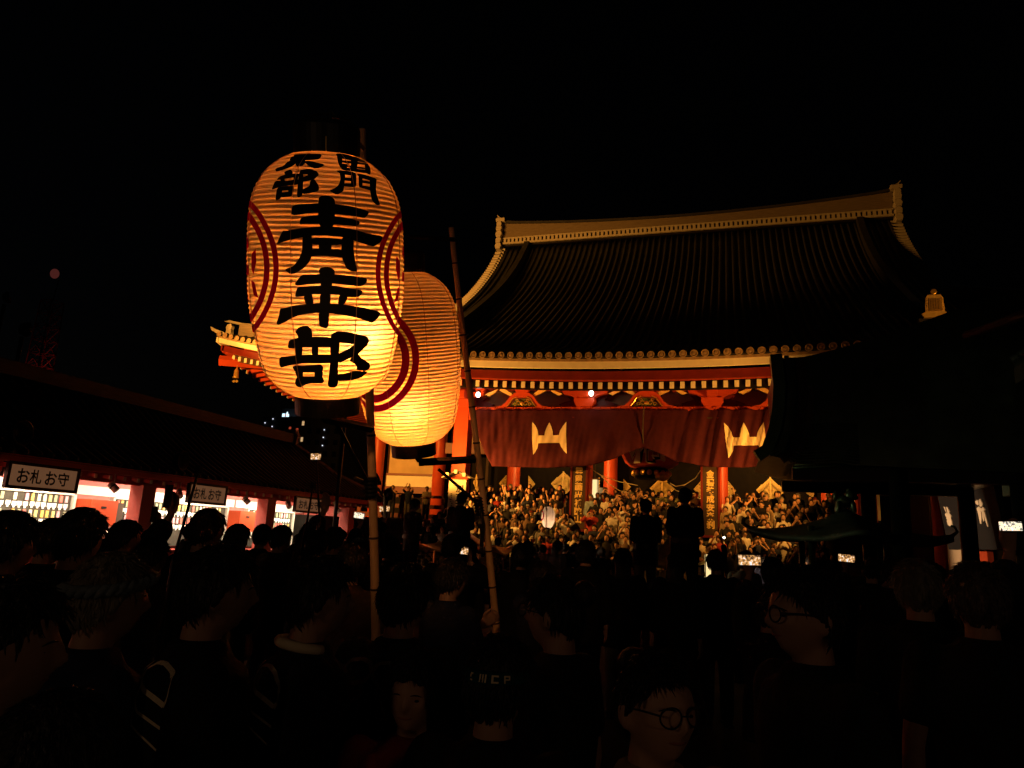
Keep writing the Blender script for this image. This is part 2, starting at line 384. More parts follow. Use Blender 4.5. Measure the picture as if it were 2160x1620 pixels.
# rafters with white painted ends
raf = MB().box((0, 2.4, .13*2.4), (.16, 4.8, .26), Matrix.Rotation(math.atan(.13), 3, 'X')).mesh('rafter')
cap = MB().box((0, -.03, 0), (.17, .03, .27)).mesh('end_cap')
def rafter(x, y, z, rz=0.0, m='red'):
    o = link('rafter', raf, M[m], hall, (x, y, z)); o.rotation_euler = (0, 0, rz); link('end_cap', cap, M['cream'], o)
for i in range(48): x = -13.0+19.5*i/47; rafter(x, 28.55, roofz(x, 28)-1.13)
for i in range(34): x = -27.5+14.0*i/33; rafter(x, 33.55, roofz(x, 33)-1.13, 0, 'verm')
for i in range(36): y = 34.2+.62*i; rafter(-27.9, y, sidez(0, y)-1.14, R(-90), 'verm')
estrip('eave_filler', [(-13.25, 6.65, 28, 20)], .90, 1.32, .63, .06, M['blackwood'], roof)  # dark strip added in place of the shade between the porch rafters
estrip('eave_filler', [(-27.6, -13.4, 33, 20)], .90, 1.30, .63, .06, M['darkwood'], roof)  # same strip for the left eave, shade put in as dark colour
# corner beam under the hip, with a wind bell
cb = MB()
cb.sweep([(-28.25, 33.25, 10.95), (-26.6, 34.3, 11.0), (-20.0, 38.0, 11.6)], .3, 4)
cb.build('hip_beam', M['verm'], hall)
bl = thing('wind_bell', 'small gilt wind bell hanging under the upturned left eave corner of the hall', 'bell', (-27.35, 33.75, 10.0))
MB().lathe([(0, .17), (.03, .19), (.08, .15), (.42, .13), (.55, .06), (.6, .03), (.95, .02), (1.0, .012)], 14).build('bell_body', M['gold'], bl, smooth=True)
MB().prism([(-.22, -.02), (-.1, -.12), (0, -.04), (.1, -.12), (.22, -.02), (.1, .06), (0, .0), (-.1, .06)], lambda u, v, d: (u, d-.01, v-.16), .02).build('wind_vane', M['gold'], bl)
# main ridge with its lattice band and end ornaments
def ridz(x): return 25.42+.62*((x-HX)/14)**2
ridge = MB().slab(lambda u, v: (-16.9+27.6*u, 49.6, 24.75+(ridz(-16.9+27.6*u)-24.75)*v), 30, 1, (0, .8, 0)).build('ridge', M['ridge'], hall)
MB().slab(lambda u, v: (-17.3+28.4*u, 49.45, ridz(-17.3+28.4*u)+.003+.16*v+.22*max(0, abs(u-.5)-.45)*8), 60, 1, (0, 1.1, 0)).build('ridge_cap', M['tile'], ridge)
b = MB(); b.span((-16.9, 49.4, 24.66), (10.7, 49.55, 24.74)); b.span((-16.9, 49.4, 24.22), (10.7, 49.55, 24.34))
x = -16.8
while x < 10.7: b.span((x, 49.42, 24.345), (x+.19, 49.56, 24.655)); x += .32
b.build('ridge_lattice', M['tilelight'], ridge)
MB().span((-16.9, 49.6, 24.1), (10.7, 50.3, 24.74)).build('ridge_core', M['blackwood'], ridge)
for ex, s in ((-17.15, -1), (10.95, 1)):
    b = MB()
    for i, (z, r) in enumerate(((24.0, .26), (24.5, .24), (25.0, .27), (25.5, .25), (25.85, .22))):
        b.lathe([(0, r*.9), (.05, r), (.9, r), (.95, r*.9)], 14, (ex, 49.1, z), (0, 1, 0)); b.box((ex, 49.5, z-.2), (.36, .9, .14))
    b.box((ex-.05*s, 49.55, 26.2), (.7, .8, .26)); b.sweep([(ex-.1*s, 49.5, 26.35), (ex+.15*s, 49.5, 26.5), (ex+.3*s, 49.5, 26.75)], [.12, .10, .03], 6)
    b.build('ridge_end', M['tilelight'], ridge)
# descending ridges and their demon tiles; verge tiles along the gables
def onigawara(x, y, z, s=1.0):
    o = MB().prism([(-.46, -.62), (-.56, -.44), (-.40, -.36), (-.36, .30), (-.26, .46), (.26, .46), (.36, .30), (.40, -.36), (.56, -.44), (.46, -.62)], lambda u, v, d: (x+u*s, y-d*s, z+v*s), .16).build('ridge_ornament', M['goldpaint'], roof)
    b = MB(); b.prism([(-.26, -.34), (-.24, .28), (.24, .28), (.26, -.34)], lambda u, v, d: (x+u*s, y-.163*s-d*s, z+v*s), .03)
    for i in range(6):
        b.ball((x-.31*s, y-.17*s, z+(-.28+.11*i)*s), .04*s, 6, 4); b.ball((x+.31*s, y-.17*s, z+(-.28+.11*i)*s), .04*s, 6, 4)
    for i in range(4): b.box((x+(-.15+.1*i)*s, y-.2*s, z), (.035*s, .03*s, .5*s))
    b.box((x, y-.2*s, z-.26*s), (.44*s, .03*s, .06*s)); b.lathe([(0, .14*s), (.1, .14*s), (.12, .1*s)], 14, (x, y-.02, z+.62*s), (0, -1, 0))
    b.build('ornament_relief', M['gold'], o)
for x in (-14.9, 8.6):
    n = 14
    MB().slab(lambda u, v: (x-.2, 49.7-14.3*u, roofz(x, 49.7-14.3*u)+.05+.75*v), n, 1, (.4, 0, 0)).build('descending_ridge', M['tile'], roof)
    onigawara(x+.42*(x > 0), 35.25, 13.22 if x > 0 else 13.1)
for ex, s in ((-17.1, -1), (10.9, 1)):
    b = MB(); y = 49.6
    while y > 39.4:
        z = roofz(ex, y); b.lathe([(0, .10), (.02, .115), (.7, .115)], 8, (ex+s*.28, y, z+.06), (-s, 0, 0)); y -= .27
    b.build('verge_tile_row', M['tilelight'], roof)['kind'] = 'stuff'
for ex in (-16.4, 10.2):
    poly = [(y, roofz(ex, y)-.3) for y in np.linspace(40, 50, 12)] + [(100-y, roofz(ex, y)-.3) for y in np.linspace(49, 40, 12)]
    MB().prism(poly, lambda u, v, d: (ex+d, u, v), .2).build('gable_wall', M['darkwood'], hall)
# hip ridges to the front corners, with their end ornament
for s in (-1, 1):
    f = lambda t: ((-17.1-11.2*t) if s < 0 else (10.9+11.2*t), 39.5-6.3*t, roofz((-17.1-11.2*t) if s < 0 else (10.9+11.2*t), 39.5-6.3*t))
    b = MB()
    b.slab(lambda u, v: (lambda p: (p[0], p[1], p[2]-.05+(.62+.35*max(0, u-.7))*v))(f(u*.93)), 16, 1, (.22, .22*-s*-1, 0))
    b.build('hip_ridge', M['ridge'], roof)
    p = f(.95)
    MB().slab(lambda u, v: (lambda q: (q[0]+s*.55*u*(u > .9), q[1]-.15*v, q[2]+.60+.3*max(0, u-.7)+.9*max(0, u-.8)**2*4))(f(u*.955)), 18, 1, (.2, .2, .12)).build('hip_cap', M['tilelight'], roof)
    MB().prism([(-.25, -.1), (-.32, .1), (-.26, .3), (-.33, .5), (-.2, .66), (.2, .66), (.33, .5), (.26, .3), (.32, .1), (.25, -.1)], lambda u, v, d: (p[0]+u*.85+s*.1, p[1]-.1-d+u*.3*s, p[2]+v*.9), .25).build('hip_ornament', M['tilelight'], roof)
    q = f(1.02)
    MB().prism([(0, 0), (.5, .28), (.62, .52), (.3, .36), (-.4, .12), (-.4, -.06)], lambda u, v, d: (q[0]+s*(u-.1), q[1]-.02+d, q[2]+v-.1), .2).build('corner_tile', M['tilelight'], roof)

# hall body: columns, walls, beams, doors
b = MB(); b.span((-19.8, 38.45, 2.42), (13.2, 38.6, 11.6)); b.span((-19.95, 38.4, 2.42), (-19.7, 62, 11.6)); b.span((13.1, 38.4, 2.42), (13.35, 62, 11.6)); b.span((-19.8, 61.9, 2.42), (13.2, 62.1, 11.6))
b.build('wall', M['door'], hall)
CX_ = [-19.8, -15.9, -11.44, -6.08, -.49, 4.54, 9.2, 13.2]
for x in CX_:
    c = MB().lathe([(2.42, .48), (2.6, .48), (2.62, .36), (10.6, .35), (10.62, .46), (11.2, .5)], 24, (x, 37.7, 0)).build('column', M['verm'], hall, smooth=False)
    c.data.shade_smooth()
MB().span((-19.45, 38.2, 5.15), (-16.26, 38.44, 8.4)).build('wall_panel', M['plaster'], hall)
MB().span((-19.42, 38.06, 4.38), (-16.3, 38.3, 5.0)).build('wall_rail', M['cream'], hall)
MB().span((-19.42, 38.02, 5.02), (-16.3, 38.32, 5.14)).build('wall_sill', M['red'], hall)
MB().span((-19.46, 38.0, 4.0), (-16.26, 38.3, 4.36)).build('lower_beam', M['red'], hall)
for z0, z1, m in ((6.3, 6.9, 'red'), (8.42, 8.9, 'red'), (9.5, 10.0, 'verm')):
    MB().span((-15.6, 37.6, z0), (-11.9, 37.9, z1)).build('tie_beam', M[m], hall); MB().span((-19.5, 37.6, z0+2.0), (-16.2, 37.9, z1+2.0)).build('tie_beam', M[m], hall)
for z0, z1 in ((6.95, 7.75), (8.95, 9.45)):
    MB().span((-15.5, 38.25, z0), (-11.9, 38.44, z1)).build('wall_panel', M['plaster'], hall)
MB().span((-11.2, 37.65, 8.4), (4.3, 37.95, 9.0)).build('tie_beam', M['red'], hall)
MB().span((-13.2, 30.6, 8.45), (6.6, 38.4, 8.6)).build('porch_ceiling', M['darkwood'], hall)
# gilt openwork diamonds on the door leaves
def fret(px, name='door_fret', par=None):
    """diamond (or half diamond) of gilt openwork: px = corner points in x, z"""
    b = MB(); n = len(px); Y = 38.12
    c = (sum(p[0] for p in px)/n, sum(p[1] for p in px)/n)
    ins = lambda p, k: (c[0]+(p[0]-c[0])*k, c[1]+(p[1]-c[1])*k)
    for k0, k1 in ((1.0, .90), (.80, .74), (.36, .27)):
        for i in range(n):
            a, d = px[i], px[(i+1) % n]
            b.add([(ins(a, k0)[0], Y, ins(a, k0)[1]), (ins(d, k0)[0], Y, ins(d, k0)[1]), (ins(d, k1)[0], Y, ins(d, k1)[1]), (ins(a, k1)[0], Y, ins(a, k1)[1]),
                   (ins(a, k0)[0], Y+.04, ins(a, k0)[1]), (ins(d, k0)[0], Y+.04, ins(d, k0)[1]), (ins(d, k1)[0], Y+.04, ins(d, k1)[1]), (ins(a, k1)[0], Y+.04, ins(a, k1)[1])],
                  [(0, 1, 2, 3), (7, 6, 5, 4), (0, 4, 5, 1), (2, 6, 7, 3)])
    def inside(x, z):
        s = [(px[(i+1) % n][0]-px[i][0])*(z-px[i][1])-(px[(i+1) % n][1]-px[i][1])*(x-px[i][0]) for i in range(n)]
        return all(q > .02 for q in s) or all(q < -.02 for q in s)
    x0, x1 = min(p[0] for p in px), max(p[0] for p in px); z0, z1 = min(p[1] for p in px), max(p[1] for p in px)
    st = .135; i = 0; z = z0
    while z < z1:
        x = x0+(st/2 if i % 2 else 0)
        while x < x1:
            if inside(x, z):
                b.lathe([(0, .066), (.03, .066), (.03, .036), (0, .036), (0, .066)], 8, (x, Y+.03, z), (0, -1, 0))
            x += st
        z += st*.55; i += 1
    if n == 4: b.box((px[0][0], Y-.03, (px[0][1]+px[1][1])/2), (.07, .06, abs(px[0][1]-px[1][1])))
    return b.build(name, M['goldpaint'], par or hall)
for q in ([(-11.99, 5.2), (-11.97, 4.28), (-12.40, 4.74)], [(-10.71, 5.2), (-10.68, 4.3), (-10.31, 4.75)],
          [(-8.72, 5.47), (-8.72, 4.13)], [(-6.76, 5.23), (-6.73, 4.37), (-7.12, 4.79)], [(-5.46, 5.17), (-5.44, 4.34), (-5.07, 4.75)],
          [(-3.43, 5.34), (-3.42, 4.09)], [(-1.48, 5.15), (-1.46, 4.28), (-1.83, 4.73)], [(-.14, 5.21), (-.13, 4.28), (.26, 4.72)],
          [(1.90, 5.43), (1.90, 4.11)], [(3.90, 5.18), (3.90, 4.44), (3.53, 4.73)], [(5.23, 5.05), (5.23, 4.40), (5.52, 4.72)], [(7.3, 4.85), (7.28, 4.40), (7.62, 4.63)],
          [(-13.69, 5.35), (-13.67, 4.18)]):
    if len(q) == 2:
        h = (q[0][1]-q[1][1])/2*(1.02 if q[0][0] > -13 else .42); zc = (q[0][1]+q[1][1])/2; xc = q[0][0]
        q = [q[0], (xc-h, zc), q[1], (xc+h, zc)]; q = [q[0], q[1], q[2], q[3]]
        fr = fret([q[0], q[1], q[2], q[3]]); 
        MB().box((xc, 38.07, zc), (.07, .07, h*2)).build('door_stile', M['goldpaint'], hall)
    else: fret(q)
for x0, x1, z0, z1, m in ((5.56, 5.78, 3.7, 4.95, 'cream'), (6.5, 6.82, 3.5, 4.95, 'plaster'), (-13.2, -13.05, 3.4, 7.4, 'darkwood'), (-14.6, -14.4, 3.6, 6.9, 'darkwood')):
    MB().span((x0, 38.02, z0), (x1, 38.12, z1)).build('door_leaf', M[m], hall)
# porch: square columns, beam, brackets, frog-leg struts
for x in (-11.62, -6.0, -.68, 4.9):
    MB().span((x-.33, 29.72, 2.42), (x+.33, 30.38, 8.0)).build('porch_column', M['verm'], hall)
MB().span((-13.0, 29.75, 6.9), (6.3, 30.35, 7.47)).build('porch_beam', M['verm'], hall)
MB().span((-13.0, 31.0, 7.3), (6.3, 31.2, 8.5)).build('porch_wall', M['plaster'], hall)
MB().span((-13.0, 29.9, 7.475), (6.3, 30.9, 7.56)).build('porch_sill', M['red'], hall)
MB().span((-13.0, 29.65, 8.34), (6.3, 30.3, 8.5)).build('purlin', M['red'], hall)
def bracket(x):
    b = MB()
    b.prism([(-.34, 0), (-.44, .2), (-.44, .34), (.44, .34), (.44, .2), (.34, 0)], lambda u, v, d: (x+u, 29.62+d, 7.5+v), .7)
    b.prism([(-.62, .52), (-.95, .6), (-1.0, .7), (1.0, .7), (.95, .6), (.62, .52), (.3, .36), (-.3, .36)], lambda u, v, d: (x+u, 29.74+d, 7.48+v), .3)
    for dx in (-.82, 0, .82): b.prism([(-.15, 0), (-.22, .1), (-.22, .18), (.22, .18), (.22, .1), (.15, 0)], lambda u, v, d: (x+dx+u, 29.66+d, 8.17+v), .46)
    b.span((x-.2, 29.3, 7.86), (x+.2, 29.7, 8.2))
    o = b.build('bracket', M['verm'], hall)
    for s in (-1, 1): MB().prism([(s*1.02, .62), (s*1.45, .80), (s*1.62, .86), (s*1.5, .72), (s*1.2, .55)], lambda u, v, d: (x+u, 29.82+d, 7.46+v), .12).build('nosing', M['goldpaint'], o)
for x in (-11.62, -6.0, -.68, 4.9): bracket(x)
def froglegs(x):
    out = [(-1.22, 0), (-.92, .05), (-.72, .22), (-.55, .48), (-.34, .62), (.34, .62), (.55, .48), (.72, .22), (.92, .05), (1.22, 0)]
    inn = [(.66, 0), (.52, .18), (.40, .36), (.22, .43), (-.22, .43), (-.40, .36), (-.52, .18), (-.66, 0)]
    b = MB()
    L = out[:5]; I = inn[::-1][:4]
    for s in (1, -1):
        for i in range(4):
            pa = [out[i], out[i+1], I[min(i+1, 3)], I[i]] if i < 3 else [out[3], out[4], I[3]]
            b.prism([(s*p[0], p[1]) for p in pa], lambda u, v, d: (x+u, 29.68+d, 7.48+v), .18)
    b.prism([(-.34, .62), (-.22, .43), (.22, .43), (.34, .62)], lambda u, v, d: (x+u, 29.68+d, 7.48+v), .18)
    b.prism([(-.26, .62), (-.32, .76), (-.32, .86), (.32, .86), (.32, .76), (.26, .62)], lambda u, v, d: (x+u, 29.64+d, 7.48+v), .3)
    o = b.build('frog_leg_strut', M['verm'], hall)
    g = MB()
    for s in (-1, 1):
        g.sweep([(x+s*p[0], 29.66, 7.48+p[1]+.01) for p in inn[:4]], .022, 5)
    g.build('strut_rim', M['gold'], o)
    c = MB()
    for s in (-1, 1):
        for (cx, cz, r) in ((.16, .14, .12), (.34, .10, .09), (.24, .28, .08)):
            c.sweep([(x+s*(cx+r*math.cos(a)*(1-a/9)), 29.8, 7.5+cz+r*math.sin(a)*(1-a/9)) for a in np.linspace(0, 6.5, 14)], .022, 5)
    c.ball((x, 29.78, 7.64), (.09, .06, .08), 8, 6)
    c.build('carving', M['gold'], o)
    MB().prism([(-.6, .0), (-.45, .2), (-.3, .38), (.3, .38), (.45, .2), (.6, .0)], lambda u, v, d: (x+u, 29.88+d, 7.49+v), .03).build('carving_back', M['green'], o)
for x in (-8.82, -3.35, 2.1): froglegs(x)
b = MB()   # cloud shaped red arms between brackets and struts
for x, s in ((-11.62, 1), (-6.0, -1), (-6.0, 1), (-.68, -1), (-.68, 1), (4.9, -1)):
    b.prism([(s*.4, .06), (s*1.0, .0), (s*1.3, .12), (s*1.05, .22), (s*.75, .3), (s*.9, .46), (s*.6, .5), (s*.4, .5)], lambda u, v, d: (x+u, 30.4+d, 7.6+v), .14)
b.build('cloud_arm', M['red'], hall)
b = MB()
for x in (-9.9, -7.7, -4.45, -2.25, 1.0, 3.2):
    s = 1 if x in (-9.9, -4.45, 1.0) else -1
    MB().prism([(0, .30), (s*.25, .16), (s*.55, .02), (s*.62, .12), (s*.35, .30), (s*.1, .40)], lambda u, v, d: (x+u, 29.74+d, 7.95+v), .1).build('leaf_nosing', M['goldpaint'], hall)

for x, z in ((-10.72, 7.95), (-5.62, 7.97)):
    sp = thing('spot_lamp', 'small lit spot lamp under the porch eaves, %s' % ('beside the left porch bracket' if x < -8 else 'beside the bracket above the first plaque'), 'lamp', (x, 29.25, z))
    MB().ball((0, 0, 0), (.10, .10, .12), 10, 8).build('bulb', M['bulbwhite'], sp, smooth=True)
    MB().lathe([(-.02, .07), (.12, .09), (.16, .06)], 12, (0, .05, .06), (0, .5, 1)).build('lamp_holder', M['blackmetal'], sp)

# character plaques on the two middle porch columns
def plaque(x, chars, zt, label):
    t = thing('column_plaque', label, 'plaque', (x, 29.58, 0))
    H = .333
    MB().span((-.29, 0, 2.3), (.29, .1, 7.0)).build('board', M['darkwood'], t)
    fr = MB()
    for s in (-1, 1): fr.span((s*.29, -.03, 2.3), (s*.37, .12, 7.0))
    fr.span((-.37, -.03, 2.2), (.37, .12, 2.3)); fr.build('frame', M['red'], t)
    for i, ch in enumerate(chars):
        b = write(MB(), ch, lambda u, v: (u, -.012, v), .31, H*.95, 0, zt-H*(i+.5), .035)
        b.build('character', M['goldpaint'], t)
    return t
plaque(-6.1, '雲霞画出補陀山', 4.86, 'dark plaque with gold characters ending in the mountain character, left of the big red lantern')
plaque(-.78, '金碧装成安楽刹', 4.87, 'dark plaque with gold characters on the porch column right of the big red lantern')

# maroon curtain with two crests
CT = 7.36
_bx = [-11.0, -9.88, -7.37, -5.53, -4.54, -3.9, -3.43, -3.0, -2.61, -2.04, -.74, .34, 1.32, 3.2, 4.6]
_bz = [4.9, 4.78, 4.77, 4.90, 5.23, 5.5, 5.72, 5.55, 5.38, 5.14, 4.94, 4.95, 5.02, 4.9, 4.9]
def cbot(x): return float(np.interp(x, _bx, _bz))
def cfold(x, z):
    t = (CT-z)/2.6; d = abs(x+3.43)
    g = math.exp(-(d/2.4)**2)*.15*math.sin(7.0*(x+3.43)*(1-.35*t)+2.2*t)*t
    left = (.05*math.sin(8.5*x+5*t)+.028*math.sin(19*x-7*t+1))*(1.3-t)*max(0, 1-abs(x+10.0)/1.7) if x < -8 else 0
    right = (.07*(1.25-.7*t)*math.sin(6.6*(x+.55*t)+.8*math.sin(1.7*x))+.035*math.sin(15*(x+.5*t)+1.0)+.010*math.sin(41*(x+.7*t)+2*math.sin(5*x)))*min(1, max(0, (x+2.6)/1.2))
    base = .02*math.sin(5*x+2*z)+.010*math.sin(23*x+9*t+2*math.sin(3*x))*(.3+t)
    sag = -.42*math.sin(min(1, t)*math.pi*.62)
    return 29.66+sag+g+left*(.5+t)+right+base
def cpt(u, v):
    xl_ = -10.98+1.1*v**1.6; x = xl_+(4.6-xl_)*u
    zb = cbot(x); z = CT-(CT-zb)*v
    sc = .03*abs(math.sin(math.pi*x/.43))*max(0, 1-4*v)
    return (x, cfold(x, z), z-sc)
ct = MB().slab(cpt, 260, 44, (0, .012, 0)).build('curtain', M['curtain'], None, smooth=True)
tag(ct, 'long maroon festival curtain with cream crests hung under the porch beam, gathered at its middle', 'curtain')
CREST = [(-8.21, 6.75), (-8.06, 6.61), (-7.94, 6.4), (-7.87, 6.15), (-7.61, 6.15), (-7.6, 6.3), (-7.55, 6.52), (-7.46, 6.75), (-7.35, 6.55), (-7.27, 6.34), (-7.24, 6.17), (-6.98, 6.18), (-6.94, 6.37), (-6.83, 6.59), (-6.7, 6.78), (-6.66, 6.16), (-6.58, 5.37), (-6.72, 5.5), (-6.85, 5.67), (-6.93, 5.84), (-7.85, 5.81), (-7.88, 5.6), (-7.97, 5.42), (-8.05, 5.31), (-8.15, 6.04)]
for dx in (0.0, 7.98):
    b = bent([[(p[0]+dx, p[1]) for p in CREST]], lambda u, v: (u, cfold(u, v)-.014, v), .07, .12)
    b.build('crest', M['crest'], ct)
rp = MB().sweep([(-3.43, 29.5, 7.4), (-3.44, 29.32, 6.5), (-3.43, 29.42, 5.7)], .03, 6); rp.build('gather_cord', M['darkwood'], ct)
b = MB()
x = -10.9
while x < 4.5: b.sweep([(x, 29.72, 7.33), (x+.02, 29.6, 7.38), (x+.05, 29.72, 7.5)], .018, 5); x += .43
b.build('tie_loops', M['red'], ct)['kind'] = 'stuff'

# giant red lantern behind the curtain
gl = thing('giant_lantern', 'huge dark red paper lantern hanging in the porch behind the gathered curtain', 'lantern', (-3.38, 32.2, 0))
prof = [(5.15, .78), (5.2, .95), (5.35, 1.15), (5.7, 1.33), (6.4, 1.45), (7.4, 1.45), (8.0, 1.3), (8.3, .9)]
MB().lathe(prof, 40).build('paper_body', M['redsign'], gl, smooth=True)
gp = lambda u, v: (1.47*math.sin(u/1.47), -1.475*math.cos(u/1.47)*(1 if v > 5.9 else .90+.10*(v-5.1)/.8), v)
v_, f_, a_ = glyphs('橋', .05); bo = MB()
bm_ = MB().add([gp(p[0]*1.75, 6.05+p[1]*1.6) for p in v_], f_); bm_.build('character', M['black'], gl)
v2, f2, a2 = glyphs('橋', .085); MB().add([tuple(Vector(gp(p[0]*1.82, 6.05+p[1]*1.66))*1.0+Vector((0, .008, 0))) for p in v2], f2).build('character_outline', M['cream'], gl)
MB().lathe([(4.66, .60), (4.7, .74), (5.08, .78), (5.12, .70)], 32).build('base_ring', M['blackwood'], gl, smooth=True)
b = MB()
for i in range(16):
    a = 2*math.pi*i/16; b.ball((.78*math.sin(a), -.78*math.cos(a), 4.9), (.12, .12, .13), 8, 5)
b.build('gilt_fitting', M['gold'], gl)
MB().ball((.55, -.72, 4.72), (.32, .22, .2), 10, 7).build('gilt_tassel', M['gold'], gl)
# thin ropes strung beside it
for pts, lab in (([(-5.74, 29.7, 4.87), (-5.2, 29.8, 4.55), (-4.55, 30.3, 4.36), (-3.86, 31.3, 4.3)], 'upper thin rope swinging from the left plaque towards the giant lantern'),
                 ([(-5.2, 29.9, 4.52), (-4.9, 30.1, 4.22), (-4.5, 30.3, 3.98), (-4.0, 31.0, 3.9)], 'lower thin rope falling from the left plaque below the giant lantern'),
                 ([(-2.6, 31.3, 4.5), (-2.2, 30.6, 4.25), (-1.8, 30.0, 4.27), (-1.35, 29.8, 4.55), (-1.08, 29.7, 4.95)], 'upper sagging rope between the giant lantern and the right plaque'),
                 ([(-2.6, 31.3, 4.48), (-2.2, 30.8, 4.1), (-1.7, 30.2, 3.9), (-1.38, 29.8, 3.93)], 'lower sagging rope between the giant lantern and the right plaque')):
    tag(MB().sweep(pts, .018, 6).build('rope', M['rope'], None, smooth=True), lab, 'rope', 'thin ropes strung under the porch')
# lit hanging lamp beside the left plaque
hl = thing('hanging_lamp', 'lit white box lamp hanging right of the left plaque', 'lamp', (-5.72, 31.2, 3.7))
MB().span((-.13, -.13, 0), (.13, .13, .78)).build('shade', M['paperlit'], hl)
b = MB(); b.span((-.19, -.19, .79), (.19, .19, .84)); b.span((-.16, -.16, -.07), (.16, .16, -.01))
for sx in (-.14, .14):
    for sy in (-.14, .14): b.box((sx, sy, .39), (.025, .025, .8))
b.box((0, 0, 2.6), (.015, .015, 3.6)); b.build('frame', M['darkwood'], hl)
# left verandah with red railing
vr = thing('verandah_railing', 'red wooden railing along the left verandah of the hall', 'railing')
MB().span((-24, 34.1, 3.56), (-12.4, 34.28, 3.70)).build('top_rail', M['red'], vr)
MB().span((-24, 34.12, 3.02), (-12.4, 34.26, 3.22)).build('middle_rail', M['red'], vr)
MB().span((-24, 34.08, 2.52), (-12.4, 34.3, 2.74)).build('bottom_rail', M['red'], vr)
for i in range(10):
    x = -23.7+1.23*i; MB().span((x-.1, 34.09, 2.45), (x+.1, 34.29, 3.55)).build('post', M['red'], vr)
MB().span((-25, 33.9, 2.1), (-12.3, 34.05, 2.42)).build('verandah_edge', M['cream'], vr)
# signpost with small red roof
sp = thing('signpost', 'tall cream signboard with a little red roof and brushed characters, left of the stairs', 'sign', (-10.52, 27.0, 0))
MB().span((-.37, -.05, .3), (.37, .05, 3.98)).build('board', M['cream'], sp)
rf = MB().prism([(-.62, 4.05), (0, 4.34), (.62, 4.05), (.62, 4.01), (0, 4.28), (-.62, 4.01)], lambda u, v, d: (u, -.28+d, v), .56).build('roof', M['tilelight'], sp)
MB().span((-.42, -.07, 3.98), (.42, .07, 4.10)).build('roof_beam', M['verm'], sp)
for x, z in ((-.36, 4.08), (0, 4.2), (.36, 4.08)): MB().span((x-.06, -.34, z), (x+.06, -.285, z+.15)).build('beam_end', M['cream'], rf)
for i, ch in enumerate('別正五九'):
    write(MB(), ch, lambda u, v: (u, -.056, v), .30, .30, .10, 3.62-.36*i, .02).build('character', M['black'], sp)
b = MB(); random.seed(3)
for i in range(26): b.box((-.22+random.uniform(-.03, .03), -.055, 3.4-.075*i), (random.uniform(.03, .09), .004, .03))
b.build('small_writing', M['black'], sp)
for x in (-.3, .3): MB().span((x-.05, .06, 0), (x+.05, .14, 4.0)).build('post', M['darkwood'], sp)

# small unseen lamps added under the porch ceiling to brighten the doors
for x, lab in ((-8.7, 'porch ceiling lamp left of the giant lantern'), (1.9, 'porch ceiling lamp right of the giant lantern')):
    t = thing('porch_lamp', lab, 'lamp', (x, 34.2, 8.2), 0, 'lamps under the porch ceiling'); MB().lathe([(0, .14), (.04, .16), (.22, .12), (.25, .05)], 16).build('housing', M['blackmetal'], t); MB().ball((0, 0, 0), (.1, .1, .05), 12, 6).build('bulb', M['bulbwhite'], t, smooth=True)
    spot('porch_light', (x, 34.2, 8.1), (x, 38.0, 4.4), 1500, 100, (1, .46, .10))

# ------------------------------------------------------------------ charm shop along the left of the court
shop = thing('charm_shop', 'long low charm shop with dark tiled roof, red posts and brightly lit interior', 'shop')
def shopz(x): # front slope
    t = max(0, (x+13.9)/(-3.1)); return 2.97+2.15*(t**.9*.55+t**1.6*.45)
b = MB().slab(lambda u, v: (-13.9-3.1*v, 4+(27.4-2.9*v-4)*u, shopz(-13.9-3.1*v)), 20, 8, (-.03, 0, -.14))
b.slab(lambda u, v: (-20.1+3.1*v, 4+(27.4-2.9*v-4)*u, shopz(-13.9-3.1*v)), 20, 8, (.03, 0, -.14))
b.slab(lambda u, v: (-13.9-3.1*v+(-6.2+6.2*v)*u, 27.4-2.9*v, shopz(-13.9-3.1*v)), 10, 8, (0, -.03, -.14))
srf = b.build('roof', M['tile'], shop, smooth=True)
y = 4.2
while y < 27.2:
    t1 = 1.0 if y < 24.5 else max(.05, (27.4-y)/2.9)
    MB().sweep([(-13.86-3.1*t1*i/6, y, shopz(-13.86-3.1*t1*i/6)+.03) for i in range(7)], .065, 6).build('tile_row', M['tile'], srf, smooth=True)
    y += .30
for i in range(20):
    x = -14.1-.3*i; t1 = 1-abs(x+17)/3.1
    if t1 > .03: MB().sweep([(x, 27.42-2.9*t1*j/4, shopz(-13.9-3.1*t1*j/4)+.03) for j in range(5)], .065, 6).build('tile_row', M['tile'], srf, smooth=True)
MB().span((-17.25, 4, 5.05), (-16.75, 24.6, 5.42)).build('ridge', M['ridge'], srf)
MB().prism([(-.34, 0), (-.42, .35), (-.25, .62), (.25, .62), (.42, .35), (.34, 0)], lambda u, v, d: (-17+u, 24.6+d, 5.0+v), .18).build('ridge_ornament', M['tilelight'], srf)
MB().sweep([(-17, 24.5, 5.2), (-15.5, 25.9, 3.95), (-13.95, 27.4, 3.12)], .13, 6).build('hip_ridge', M['ridge'], srf)
MB().span((-13.99, 4, 2.80), (-13.90, 27.4, 2.92)).build('eave_board', M['redsign'], shop)
MB().span((-13.96, 4, 2.93), (-13.87, 27.4, 2.955)).build('eave_lip', M['redsign'], shop)
rfm = MB().box((-.4, 0, .06), (.85, .07, .09), Matrix.Rotation(R(9), 3, 'Y')).mesh('shop_rafter')
i = 0; y = 5.0
while y < 27.2:
    o = link('rafter', rfm, M['pinkpost'], shop, (-14.02, y, 2.72)); MB().box((.035, 0, -.01), (.02, .075, .095)).build('end_cap', M['cream'], o); y += .42
MB().span((-14.45, 4, 2.60), (-14.2, 25.3, 2.99)).build('header_beam', M['redsign'], shop)
